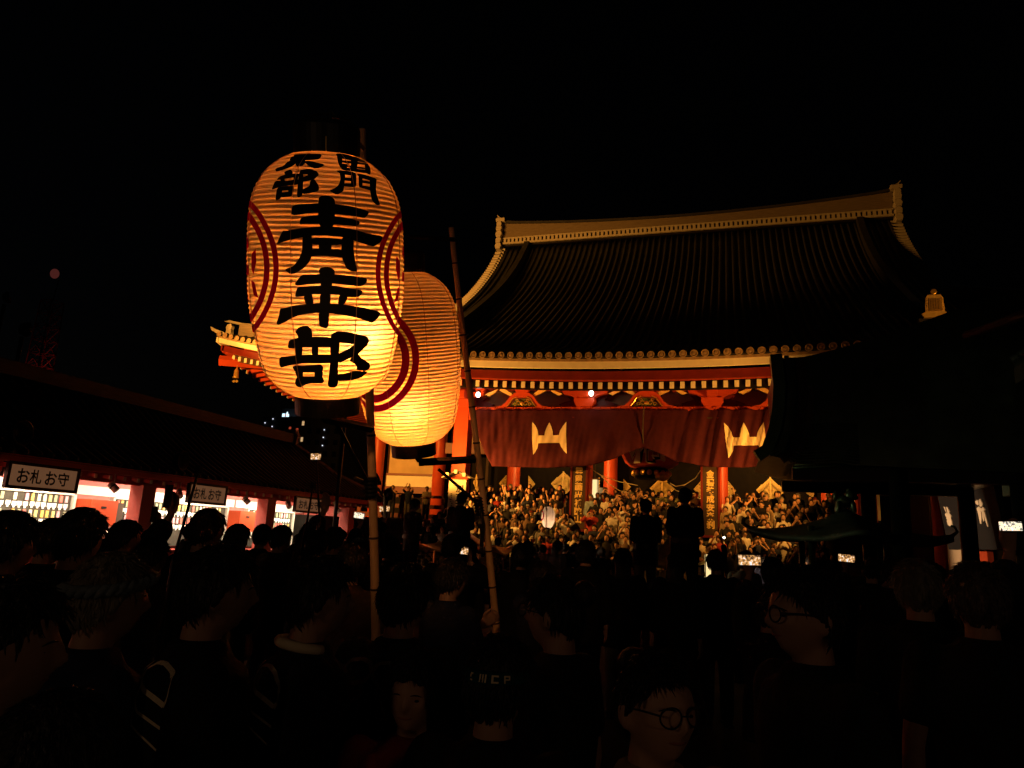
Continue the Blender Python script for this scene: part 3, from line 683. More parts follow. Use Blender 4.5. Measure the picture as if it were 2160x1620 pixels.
for y in (9.6, 14.77, 19.93, 25.08): MB().span((-14.5, y-.22, 0), (-14.1, y+.22, 2.62)).build('post', M['pinkpost'], shop)
MB().span((-16.6, 4, 0), (-16.4, 25.3, 2.95)).build('back_wall', M['pinkpost'], shop)
MB().span((-16.4, 4, 2.34), (-16.37, 21.0, 2.58)).build('wall_panel', M['white'], shop)
MB().span((-16.4, 21.1, 2.34), (-16.37, 25.2, 2.58)).build('wall_panel', M['white'], shop)
MB().span((-16.4, 4, 2.95), (-14.46, 25.3, 3.0)).build('ceiling', M['white'], shop)
MB().span((-16.3, 25.2, 0), (-14.3, 25.3, 2.95)).build('end_wall', M['pinkpost'], shop)
MB().span((-15.0, 4, 0), (-14.4, 21.4, 1.02)).build('counter', M['redsign'], shop)
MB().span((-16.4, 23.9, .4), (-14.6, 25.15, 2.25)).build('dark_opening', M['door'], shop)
# fluorescent tubes behind the header
for yc in (7.2, 12.2, 17.35, 22.2):
    tb = thing('tube_lamp', 'shop tube lamp behind the header, bay centre %.0f metres along the counter' % yc, 'lamp', (-14.62, yc, 2.86), 0, 'tube lamps inside the charm shop')
    tb['label'] = {7.2: 'tube lamp over the nearest shop bay at the photo edge', 12.2: 'tube lamp over the shop bay behind the first sign', 17.35: 'tube lamp over the shop bay behind the second sign', 22.2: 'tube lamp over the shop bay behind the third sign'}[yc]
    MB().sweep([(0, -1.9, 0), (0, 1.9, 0)], .02, 8).build('tube', M['tube'], tb, smooth=True)
    MB().box((0, 0, .05), (.09, 4.0, .05)).build('fitting', M['white'], tb)
    l = bpy.data.lights.new('tube_light', 'AREA'); l.shape = 'RECTANGLE'; l.size = 3.8; l.size_y = .06; l.energy = 300; l.color = (1, .83, .58)
    lo = bpy.data.objects.new('tube_light', l); COL.objects.link(lo); lo.location = (-14.64, yc, 2.82)
    # long side along the shop
    zax = Vector((1.2, 0, .95)).normalized(); xax = Vector((0, 1, 0)); yax = zax.cross(xax)
    lo.rotation_euler = Matrix((xax, yax, zax)).transposed().to_euler()
# charm racks: tilted grey boards hung with white paper charms and coloured pouches
tagm = MB().prism([(-.056, .062), (-.056, -.035), (-.024, -.04), (-.024, -.085), (.024, -.085), (.024, -.04), (.056, -.035), (.056, .062)], lambda u, v, d: (d, u, v), .012).mesh('paper_charm')
poum = MB().prism([(-.038, .09), (-.038, -.075), (.038, -.075), (.038, .09)], lambda u, v, d: (d, u, v), .018).mesh('pouch_charm')
random.seed(11)
RACKS = [(10.4, 14.15, 'first'), (15.5, 20.0, 'second'), (21.2, 23.8, 'third')]
for ya, yb, nm in RACKS:
    rk = thing('charm_rack', 'grey tilted charm rack behind the %s shop sign, counted from the near end' % nm, 'rack', (-15.9, 0, 0), 0, 'charm racks on the back wall')
    bd = MB().span((-.06, ya, 1.05), (0, yb, 2.28)).build('board', M['rackdark'], rk)
    MB().span((-.08, ya-.04, 2.28), (.05, yb+.04, 2.32)).build('top_rail', M['lampcase'], rk)
    MB().span((-.1, ya-.1, .9), (.06, ya-.03, 2.3)).build('side_rail', M['lampcase'], rk)
    MB().span((-.06, yb+.03, .9), (.06, yb+.1, 2.3)).build('side_rail', M['lampcase'], rk)
    n = int((yb-ya-.1)/.152)
    for i in range(n):
        y = ya+.1+.152*i
        for z in (1.99, 1.60):
            o = link('paper_charm', tagm, M['paperwhite'], None, (-15.885, y+random.uniform(-.012, .012), z+random.uniform(-.008, .008)))
            tag(o, 'small white paper charm hanging in a row on the rack behind the %s sign' % nm, 'charm', 'white paper charms on the %s rack' % nm)
        for z in (2.16, 1.78):
            if random.random() < .12: continue
            o = link('pouch_charm', poum, M['pouch'], None, (-15.885, y+random.uniform(-.015, .015), z)); o.color = random.choice([(.75, .45, .12, 1), (.7, .15, .12, 1), (.75, .68, .5, 1), (.6, .5, .2, 1), (.7, .35, .4, 1), (.3, .3, .2, 1)])
            tag(o, 'small cloth pouch charm hanging between the white rows behind the %s sign' % nm, 'charm', 'cloth pouch charms on the %s rack' % nm)
for y, nm in ((14.72, 'first'), (20.55, 'second')):
    bx = thing('cash_box', 'red box with dark side behind the shop counter, right of the %s sign' % nm, 'box', (-15.7, y, 1.55), 0, 'red boxes behind the counter')
    MB().span((-.35, -.42, 0), (.3, .42, .66)).build('body', M['verm'], bx); MB().span((-.35, .43, -.02), (.28, .62, .62)).build('door', M['darkwood'], bx); MB().span((.3, -.1, .45), (.32, .05, .5)).build('slot', M['black'], bx)
    sh = MB().span((-16.1, y-.45, 1.35), (-15.3, y+.85, 1.54)).build('shelf', M['white'], shop)
# framed sign boards under the eave
def eaves_sign(ya, yb, zb, zt, label):
    t = thing('shop_sign', label, 'sign', (-13.92, (ya+yb)/2, zb), 0, 'charm signs under the shop eave')
    w = yb-ya; h = zt-zb+.03
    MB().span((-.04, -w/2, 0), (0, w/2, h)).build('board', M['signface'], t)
    f = MB(); e = .065
    f.span((-.06, -w/2-e, -e), (.03, -w/2, h+e)); f.span((-.06, w/2, -e), (.03, w/2+e, h+e)); f.span((-.06, -w/2, -e), (.03, w/2, 0)); f.span((-.06, -w/2, h), (.03, w/2, h+e))
    f.build('frame', M['blackwood'], t)
    for ch, c in zip('お札お守', (-.30, -.12, .10, .29)):
        write(MB(), ch, lambda u, v: (.006, u, v), w*.175, h*.70, c*w*1.02, h*.5, .022).build('character', M['black'], t)
    for s in (-1, 1): MB().span((-.02, s*w*.3-.012, h+e), (0, s*w*.3+.012, h+.32)).build('hanger', M['blackmetal'], t)
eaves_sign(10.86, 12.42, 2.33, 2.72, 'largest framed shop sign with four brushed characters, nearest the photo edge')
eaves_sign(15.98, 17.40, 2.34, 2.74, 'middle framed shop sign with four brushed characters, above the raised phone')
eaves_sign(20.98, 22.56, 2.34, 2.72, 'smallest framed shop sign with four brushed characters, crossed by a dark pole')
for i, (y, nm) in enumerate(((13.58, 'right of the largest shop sign'), (15.75, 'left of the middle shop sign'), (18.55, 'right of the middle shop sign'), (20.75, 'left of the smallest shop sign'), (23.92, 'right of the smallest shop sign'))):
    t = thing('can_lamp', 'white can lamp hanging from the shop eave, ' + nm, 'lamp', (-14.05, y, 2.5), 0, 'can lamps under the shop eave')
    ax = Vector((-.5, .35*(1 if i % 2 else -1), .55)).normalized()
    MB().lathe([(-.13, .075), (-.125, .085), (0, .085), (.1, .08), (.12, .05)], 16, (0, 0, 0), ax).build('can', M['lampcase'], t, smooth=False)
    MB().lathe([(.0, .087), (.03, .087)], 16, (0, 0, 0), ax).build('band', M['blackmetal'], t)
    MB().sweep([(0, 0, .08), (.02, 0, .16), (0, 0, .3)], .014, 6).build('stem', M['lampcase'], t)

# ------------------------------------------------------------------ hall on the right with its sign boards
rh = thing('side_hall', 'dark side hall on the right with deep eaves, a red column and white wall panel', 'building')
def rhz(x): t = max(0, (x-4.5)/5.5); return 5.07+3.9*(.6*t+.4*t**1.7)
b = MB().slab(lambda u, v: (4.5+5.5*v, 6+21.5*u, rhz(4.5+5.5*v)+.5*max(0, u-.75)**2*8*(1-v)), 24, 10, (.03, 0, -.2)); b.slab(lambda u, v: (15.5-5.5*v, 6+21.5*u, rhz(4.5+5.5*v)), 24, 10, (-.03, 0, -.2))
rrf = b.build('roof', M['tile'], rh, smooth=True)
y = 6.1
while y < 27.5:
    MB().sweep([(4.48+5.4*i/7, y, rhz(4.5+5.4*i/7)+.5*max(0, (y-6)/21.5-.75)**2*8*(1-i/7)+.03) for i in range(8)], .085, 6).build('tile_row', M['tile'], rrf, smooth=True); y += .36
MB().span((9.7, 6, 8.9), (10.3, 27.4, 9.6)).build('ridge', M['ridge'], rrf)
MB().slab(lambda u, v: (4.5, 6+21.5*u, rhz(4.5)-.1-.26*v+.5*max(0, u-.75)**2*8), 24, 1, (.1, 0, 0)).build('eave_board', M['darkwood'], rrf)
MB().slab(lambda u, v: (4.6+1.2*v, 6+21.5*u, rhz(4.5)-.35+.1*v), 10, 1, (0, 0, .04)).build('soffit', M['darkwood'], rh)
rm = MB().box((.6, 0, 0), (1.3, .12, .16)).mesh('side_rafter')
y = 8
while y < 27.3:
    o = link('rafter', rm, M['red'], rh, (4.62, y, 4.60)); MB().box((-.06, 0, 0), (.02, .125, .165)).build('end_cap', M['cream'], o); y += .6
for y in (22.0, 15.8, 10.0): 
    c = MB().lathe([(0, .34), (.25, .34), (.27, .26), (4.7, .25)], 24, (5.45, y, 0)).build('column', M['verm'], rh); c.data.shade_smooth()
MB().span((5.4, 19.95, 0), (5.55, 21.6, 4.5)).build('wall_panel', M['plaster'], rh)
MB().span((5.3, 19.78, 0), (5.6, 19.94, 4.5)).build('wall_post', M['darkwood'], rh)
MB().span((5.4, 18.5, 0), (5.52, 19.77, 4.5)).build('wall_panel', M['verm'], rh)
MB().span((5.7, 22.3, 0), (5.85, 27.3, 4.6)).build('side_wall', M['door'], rh)
MB().span((9.0, 6, 0), (9.2, 27.3, 5)).build('back_wall', M['darkwood'], rh)
MB().span((5.2, 8, 3.9), (5.6, 27.3, 4.5)).build('header_beam', M['red'], rh)
MB().span((5.6, 10.2, 0), (6.2, 18.3, 1.05)).build('counter', M['darkwood'], rh)
MB().span((6.6, 10.4, 2.2), (6.75, 18.3, 2.34)).build('shelf', M['cream'], rh)
# gutter timber that catches the light
tag(MB().sweep([(2.88, 9.92, 4.61), (3.09, 8.3, 4.42)], .055, 8).build('timber', M['darkwood'], None), 'round timber under the dark eave at the right edge', 'timber')
GL = [[[[19.7, 3.08], [19.61, 3.07], [19.54, 2.94], [19.45, 2.91], [19.5, 3.07], [19.41, 3.06], [19.3, 2.95], [19.34, 2.91], [19.24, 2.85], [19.25, 2.82], [19.46, 2.82], [19.6, 2.82], [19.71, 2.87], [19.71, 2.91], [19.58, 2.93]], [[19.6, 2.83], [19.25, 2.82], [19.32, 2.79], [19.27, 2.72], [19.3, 2.64], [19.4, 2.64], [19.51, 2.61], [19.65, 2.65], [19.68, 2.74], [19.62, 2.77], [19.68, 2.82]]], [[[18.39, 3.08], [18.21, 3.01], [18.19, 2.96], [18.3, 2.96], [18.39, 2.99]], [[18.3, 2.95], [18.14, 2.96], [18.06, 2.93], [18.08, 2.88], [18.21, 2.86], [18.28, 2.87], [18.41, 2.89], [18.45, 2.91]], [[18.45, 2.91], [18.26, 2.85], [18.05, 2.82], [18.0, 2.77], [18.03, 2.72], [18.12, 2.72], [18.28, 2.77], [18.4, 2.77], [18.48, 2.84]], [[18.45, 2.77], [18.33, 2.75], [18.38, 2.66], [18.48, 2.66]], [[18.28, 2.74], [18.09, 2.71], [18.13, 2.56], [18.26, 2.54], [18.32, 2.59]]], [[[17.33, 3.05], [17.2, 3.09], [17.11, 3.07], [17.11, 3.0], [17.18, 2.97], [17.26, 2.99]], [[17.05, 3.09], [16.98, 3.09], [16.88, 3.0], [16.93, 2.95], [17.06, 2.93], [17.11, 2.96]], [[17.32, 2.92], [17.18, 2.95], [17.03, 2.9], [16.93, 2.93], [16.8, 2.87], [16.9, 2.84], [17.08, 2.84], [17.23, 2.84], [17.34, 2.88]], [[17.3, 2.86], [17.08, 2.85], [17.11, 2.75], [17.24, 2.6], [17.31, 2.6]], [[17.04, 2.85], [16.96, 2.83], [17.0, 2.66], [17.08, 2.64], [17.08, 2.72]], [[16.95, 2.86], [16.88, 2.85], [16.86, 2.6], [16.86, 2.53], [16.91, 2.53], [16.96, 2.69]]], [[[15.1, 3.09], [15.07, 3.09], [14.93, 2.89], [14.95, 2.81], [15.02, 2.84], [15.12, 2.89], [15.12, 2.94], [15.04, 2.92]], [[15.1, 2.81], [14.96, 2.77], [14.99, 2.66], [15.04, 2.65], [15.12, 2.71]]]]
def sx(z): return 5.06-.12*(z-2.08)
for ya, yb, gs, lab in ((16.1, 20.1, GL[:3], 'black tilted signboard with three pale brushed characters on the side hall'), (12.6, 15.4, GL[3:], 'black signboard with one pale brushed character at the right photo edge')):
    t = thing('hall_sign', lab, 'sign', (0, 0, 0))
    MB().add([(sx(z)+d, y, z) for d in (0, .09) for y in (ya, yb) for z in (2.08, 3.45)], [(0, 1, 3, 2), (4, 6, 7, 5), (0, 4, 5, 1), (2, 3, 7, 6), (0, 2, 6, 4), (1, 5, 7, 3)]).build('board', M['black'], t)
    for g in gs:
        b = MB()
        for p in g: b.prism([tuple(q) for q in p], lambda u, v, d: (sx(v)-.005-d, u, v), .02)
        b.build('character', M['crest'], t)
hb = thing('box_lamp', 'pale pink paper box lamp hanging above the black signboard on the right', 'lamp', (4.95, 15.45, 3.05))
MB().span((-.05, -.17, 0), (.05, .17, .26)).build('lower_paper', M['washipink'], hb); MB().span((-.06, -.17, .27), (.06, .17, .40)).build('band', M['rackdark'], hb); MB().span((-.05, -.17, .41), (.05, .17, .58)).build('upper_paper', M['washipink'], hb); MB().box((0, 0, .95), (.015, .015, .75)).build('cord', M['blackmetal'], hb)

# ------------------------------------------------------------------ pavilion over the incense burner, right of centre
pv = thing('burner_pavilion', 'dark copper roofed pavilion with swept bargeboard, right of the maroon curtain', 'pavilion')
OUT = [(.39, 3.51), (.53, 3.59), (.65, 3.93), (.71, 4.27), (.74, 4.69), (.70, 5.23), (1.29, 5.25), (1.83, 5.38), (2.66, 5.62), (3.46, 5.93), (4.39, 6.34), (4.75, 6.4), (4.75, 3.25), (1.89, 3.33), (1.1, 3.36)]
MB().prism([(p[0]+.12 if p[0] < .8 else p[0], min(p[1], 6.3)) for p in OUT], lambda u, v, d: (u, 13.3+d, v), 3.4).build('roof', M['copper'], pv)
def band(name, line, w, m, y0, th, par=pv):
    L = [Vector((p[0], p[1])) for p in line]; b = MB()
    for i in range(len(L)-1):
        a, c = L[i], L[i+1]
        n0 = Vector(((L[min(i+1, len(L)-1)]-L[max(i-1, 0)]).y, -(L[min(i+1, len(L)-1)]-L[max(i-1, 0)]).x)).normalized()
        n1 = Vector(((L[min(i+2, len(L)-1)]-L[i]).y, -(L[min(i+2, len(L)-1)]-L[i]).x)).normalized()
        q = [a, c, c+n1*w, a+n0*w]
        b.prism([(p.x, p.y) for p in q], lambda u, v, d: (u, y0+d, v), th)
    return b.build(name, M[m], par)
ed = [(.39, 3.51), (.53, 3.60), (.65, 3.93), (.71, 4.27), (.74, 4.69), (.70, 5.23)]
band('bargeboard', ed, .2, 'copper', 13.0, .3)
band('bargeboard_moulding', [(p[0]+.24, p[1]-.02) for p in ed], .07, 'copper', 13.02, .25)
band('gable_trim', [(p[0]+.42, p[1]-.05) for p in ed], .16, 'darkwood', 13.1, .18)
b = MB()
for i in range(30):
    t = i/29; z = 3.35+1.3*t; x = float(np.interp(z+.1, [p[1] for p in ed], [p[0] for p in ed]))+.62; b.box((x, 13.15, z), (.10, .2, .018), Matrix.Rotation(R(30), 3, 'Y'))
b.build('rafter_ends', M['darkwood'], pv)
b = MB()
for i in range(16):
    b.sweep([(1.35-.02*i, 13.26, 4.0-.05*i), (1.75, 13.24, 4.05-.05*i), (2.1, 13.26, 4.0-.05*i)], .014, 6)
b.build('roof_ribs', M['copper'], pv, smooth=True)
for x in (2.72, 4.5):
    for y in (13.5, 16.4): 
        c = MB().lathe([(0, .26), (.3, .26), (.32, .16), (3.3, .15)], 16, (x, y, 0)).build('column', M['blackwood'], pv); c.data.shade_smooth()
for y in (13.6, 16.4): MB().span((1.05, y-.12, 3.08), (4.6, y+.12, 3.3)).build('beam', M['blackwood'], pv)
ib = thing('incense_burner', 'bronze incense burner with a flared dark roof and a lion on top, below the pavilion', 'incense burner', (2.06, 14.8, 0))
def ibf(u, v):
    a = 2*math.pi*u+math.pi/4; c = abs(math.cos(2*a)) ; k = max(0, abs(math.cos(2*(a-math.pi/4))) )
    cor = abs(math.cos(2*(2*math.pi*u)))**6
    r = 1.35*v*(1+.32*cor*v*v); z = 2.70-.60*(v**.8)+.14*cor*v**4
    return (r*math.cos(2*math.pi*u+R(2)), r*math.sin(2*math.pi*u+R(2)), z)
MB().slab(ibf, 64, 12, (0, 0, -.08)).build('roof', M['burnerroof'], ib, smooth=True)
for i in (0, 2):
    a = R(2+90*i); d = Vector((math.cos(a), math.sin(a), 0))
    MB().sweep([d*r+Vector((0, 0, z)) for r, z in ((1.2, 2.2), (1.5, 2.20), (1.74, 2.24), (1.84, 2.33), (1.80, 2.42), (1.74, 2.42))], [.04, .04, .04, .03, .025, .015], 8).build('roof_curl', M['burnerroof'], ib, smooth=True)
b = MB()
b.ball((0, 0, 2.80), (.17, .13, .12)); b.ball((.10, -.02, 2.92), (.11, .10, .11)); b.ball((.17, -.03, 2.88), (.06, .06, .05)); b.ball((-.16, 0, 2.90), (.05, .05, .10)); b.ball((.06, .06, 3.02), .03); b.ball((.06, -.09, 3.02), .03)
for sx_, sy_ in ((.12, .09), (.12, -.09), (-.12, .09), (-.12, -.09)): b.limb([(sx_, sy_, 2.76), (sx_*1.15, sy_, 2.62)], [.05, .045], 8)
b.build('lion', M['copper'], ib, smooth=True)
MB().lathe([(.55, .3), (.6, .55), (.8, .85), (1.1, .95), (1.3, .88), (1.36, 1.02), (1.44, 1.02), (1.44, .9), (1.2, .8)], 32).build('bowl', M['copper'], ib, smooth=True)
for i in range(4):
    a = R(47+90*i); MB().sweep([(1.0*math.cos(a), 1.0*math.sin(a), 0), (1.0*math.cos(a), 1.0*math.sin(a), 2.3)], .06, 8).build('post', M['copper'], ib, smooth=True)
for i in range(3):
    a = R(90+120*i); MB().sweep([(.8*math.cos(a), .8*math.sin(a), 0), (.6*math.cos(a), .6*math.sin(a), .4), (.5*math.cos(a), .5*math.sin(a), .7)], [.13, .1, .12], 8).build('leg', M['copper'], ib, smooth=True)

# ------------------------------------------------------------------ city block and tower far behind the shop
cb = thing('apartment_block', 'dark apartment block with a few lit windows far behind the shop roof', 'building', (-71, 108, 0))
MB().span((-7.2, -3, 0), (8.4, 9, 20.2)).build('wall', M['concrete'], cb); MB().span((-5, -1, 20.2), (0, 5, 22.0)).build('roof_house', M['concrete'], cb)
random.seed(5)
LIT = {(-69.99, 19.06): 'winwarm', (-72.49, 18.06): 'winred', (-71.05, 17.82): 'winred', (-71.15, 16.51): 'winwarm', (-69.91, 16.28): 'winwarm'}
for (x, z), m in LIT.items(): 
    f = MB().span((x+71-.28, -3.06, z-.45), (x+71+.28, -3.003, z+.45)).build('window', M['blackmetal'], cb); MB().span((x+71-.22, -3.09, z-.38), (x+71+.22, -3.063, z+.38)).build('pane', M[m], f)
for i in range(9):
    for j in range(9):
        x = -6.4+1.75*i; z = 2.2+1.95*j
        if all(abs(x+71-71-(lx+71)) > 1.0 or abs(z-lz) > .9 for lx, lz in LIT):
            MB().span((x-.4, -3.05, z-.5), (x+.4, -3.003, z+.4)).build('window', M['blackmetal'], cb)
for (x, z) in ((-77.6, 19.1), (-76.08, 19.8), (-76.07, 18.46), (-77.6, 17.7), (-65.69, 17.94), (-65.72, 16.65), (-65.73, 15.27)): MB().ball((x+71, -3.15, z), .11, 8, 6).build('stair_lamp', M['winwhite'], cb)
rs = thing('roof_sign', 'small blue white lit sign on top of the dark apartment block', 'sign', (-73.94, 105.2, 20.2))
MB().span((-.62, 0, 0), (-.1, .2, .62)).build('panel', M['signblue'], rs); MB().span((-.08, 0, 0), (.12, .2, .55)).build('red_panel', M['winred'], rs); MB().prism([(.14, 0), (.14, .6), (.3, .95), (.42, .6), (.62, .5), (.62, 0)], lambda u, v, d: (u, d, v), .2).build('panel', M['signblue'], rs)
tw = thing('lattice_tower', 'dim red lattice tower with a round beacon on top, far left', 'tower', (-138.5, 110, 0))
b = MB()
for sx_, sy_ in ((-1, -1), (1, -1), (-1, 1), (1, 1)): b.sweep([(sx_*2.3, sy_*2.3, 0), (sx_*1.5, sy_*1.5, 46)], .16, 4)
b.build('leg_frame', M['towersteel'], tw)
b = MB()
for i in range(16):
    z0 = 46*i/16; z1 = 46*(i+1)/16; w0 = 2.3-.8*i/16; w1 = 2.3-.8*(i+1)/16
    for q in range(4):
        c, s = [(1, 0), (0, 1), (-1, 0), (0, -1)][q]; f = lambda a, w, z: (c*a-s*-w, s*a+c*-w, z)
        b.sweep([f(-w0, w0, z0), f(w1, w1, z1)], .09, 4); b.sweep([f(w0, w0, z0), f(-w1, w1, z1)], .09, 4); b.sweep([f(-w1, w1, z1), f(w1, w1, z1)], .09, 4)
b.build('bracing', M['towersteel'], tw)
MB().sweep([(0, 0, 46), (0.6, 0, 51)], .1, 6).build('mast', M['blackmetal'], tw)
MB().ball((2.2, -2.5, 51.3), (.85, .85, 1.05), 20, 12).build('beacon', M['redbeacon'], tw, smooth=True)
l = bpy.data.lights.new('tower_lamp', 'POINT'); l.energy = 600; l.color = (1, .14, .08); l.shadow_soft_size = .3
lo = bpy.data.objects.new('tower_lamp', l); COL.objects.link(lo); lo.location = (-138.5, 108.0, 27)
# housings of the assumed floodlights and of the added fill lights
for i, (loc, tgt, w, cone) in enumerate(FLOODS):
    spot('flood_lamp', loc, tgt, w, cone, FLOOD if i < 4 else (1, .62, .36) if i == 4 else (1, .39, .055) if i in (5, 6) else (.85, 1, .5) if i == 9 else (1, .43, .14) if i == 10 else FLOOD)
    lab = ['tall pole floodlight behind the charm shop aimed at the left eave corner', 'floodlight bracketed on the far end of the charm shop roof', 'floodlight fixed on the eave of the side hall', 'tallest pole floodlight aimed at the ridge, far behind the shop', 'small floodlight on the shop eave aimed across at the side hall', 'floodlight on a pole at the far end of the shop aimed at the stairs', 'floodlight on a pole by the side hall aimed at the stairs', 'low floodlight at the far shop corner aimed under the curtain', 'pole floodlight beyond the side hall aimed at the right gable', 'small greenish floodlight on the shop eave aimed at the pavilion edge', 'clip-on spotlight behind the photographer aimed at the bamboo poles'][i]
    t = thing('floodlight', lab, 'floodlight', loc); d = (Vector(tgt)-Vector(loc)).normalized()
    MB().lathe([(-.42, .10), (-.36, .2), (-.16, .27), (-.15, .25), (-.3, .17)], 20, (0, 0, 0), d).build('housing', M['blackmetal'], t, smooth=True)
    if i in (0, 3, 5, 6, 7, 8, 10): MB().sweep([tuple(Vector((0, 0, -.3))-d*.3), (-d.x*.3, -d.y*.3, -loc[2])], .07, 8).build('pole', M['blackmetal'], t, smooth=True)
    else: MB().sweep([tuple(-d*.35), (-d.x*.4-(.1 if i in (1, 4, 9) else -.1), -d.y*.4, -.9)], .04, 8).build('bracket_arm', M['blackmetal'], t, smooth=True)

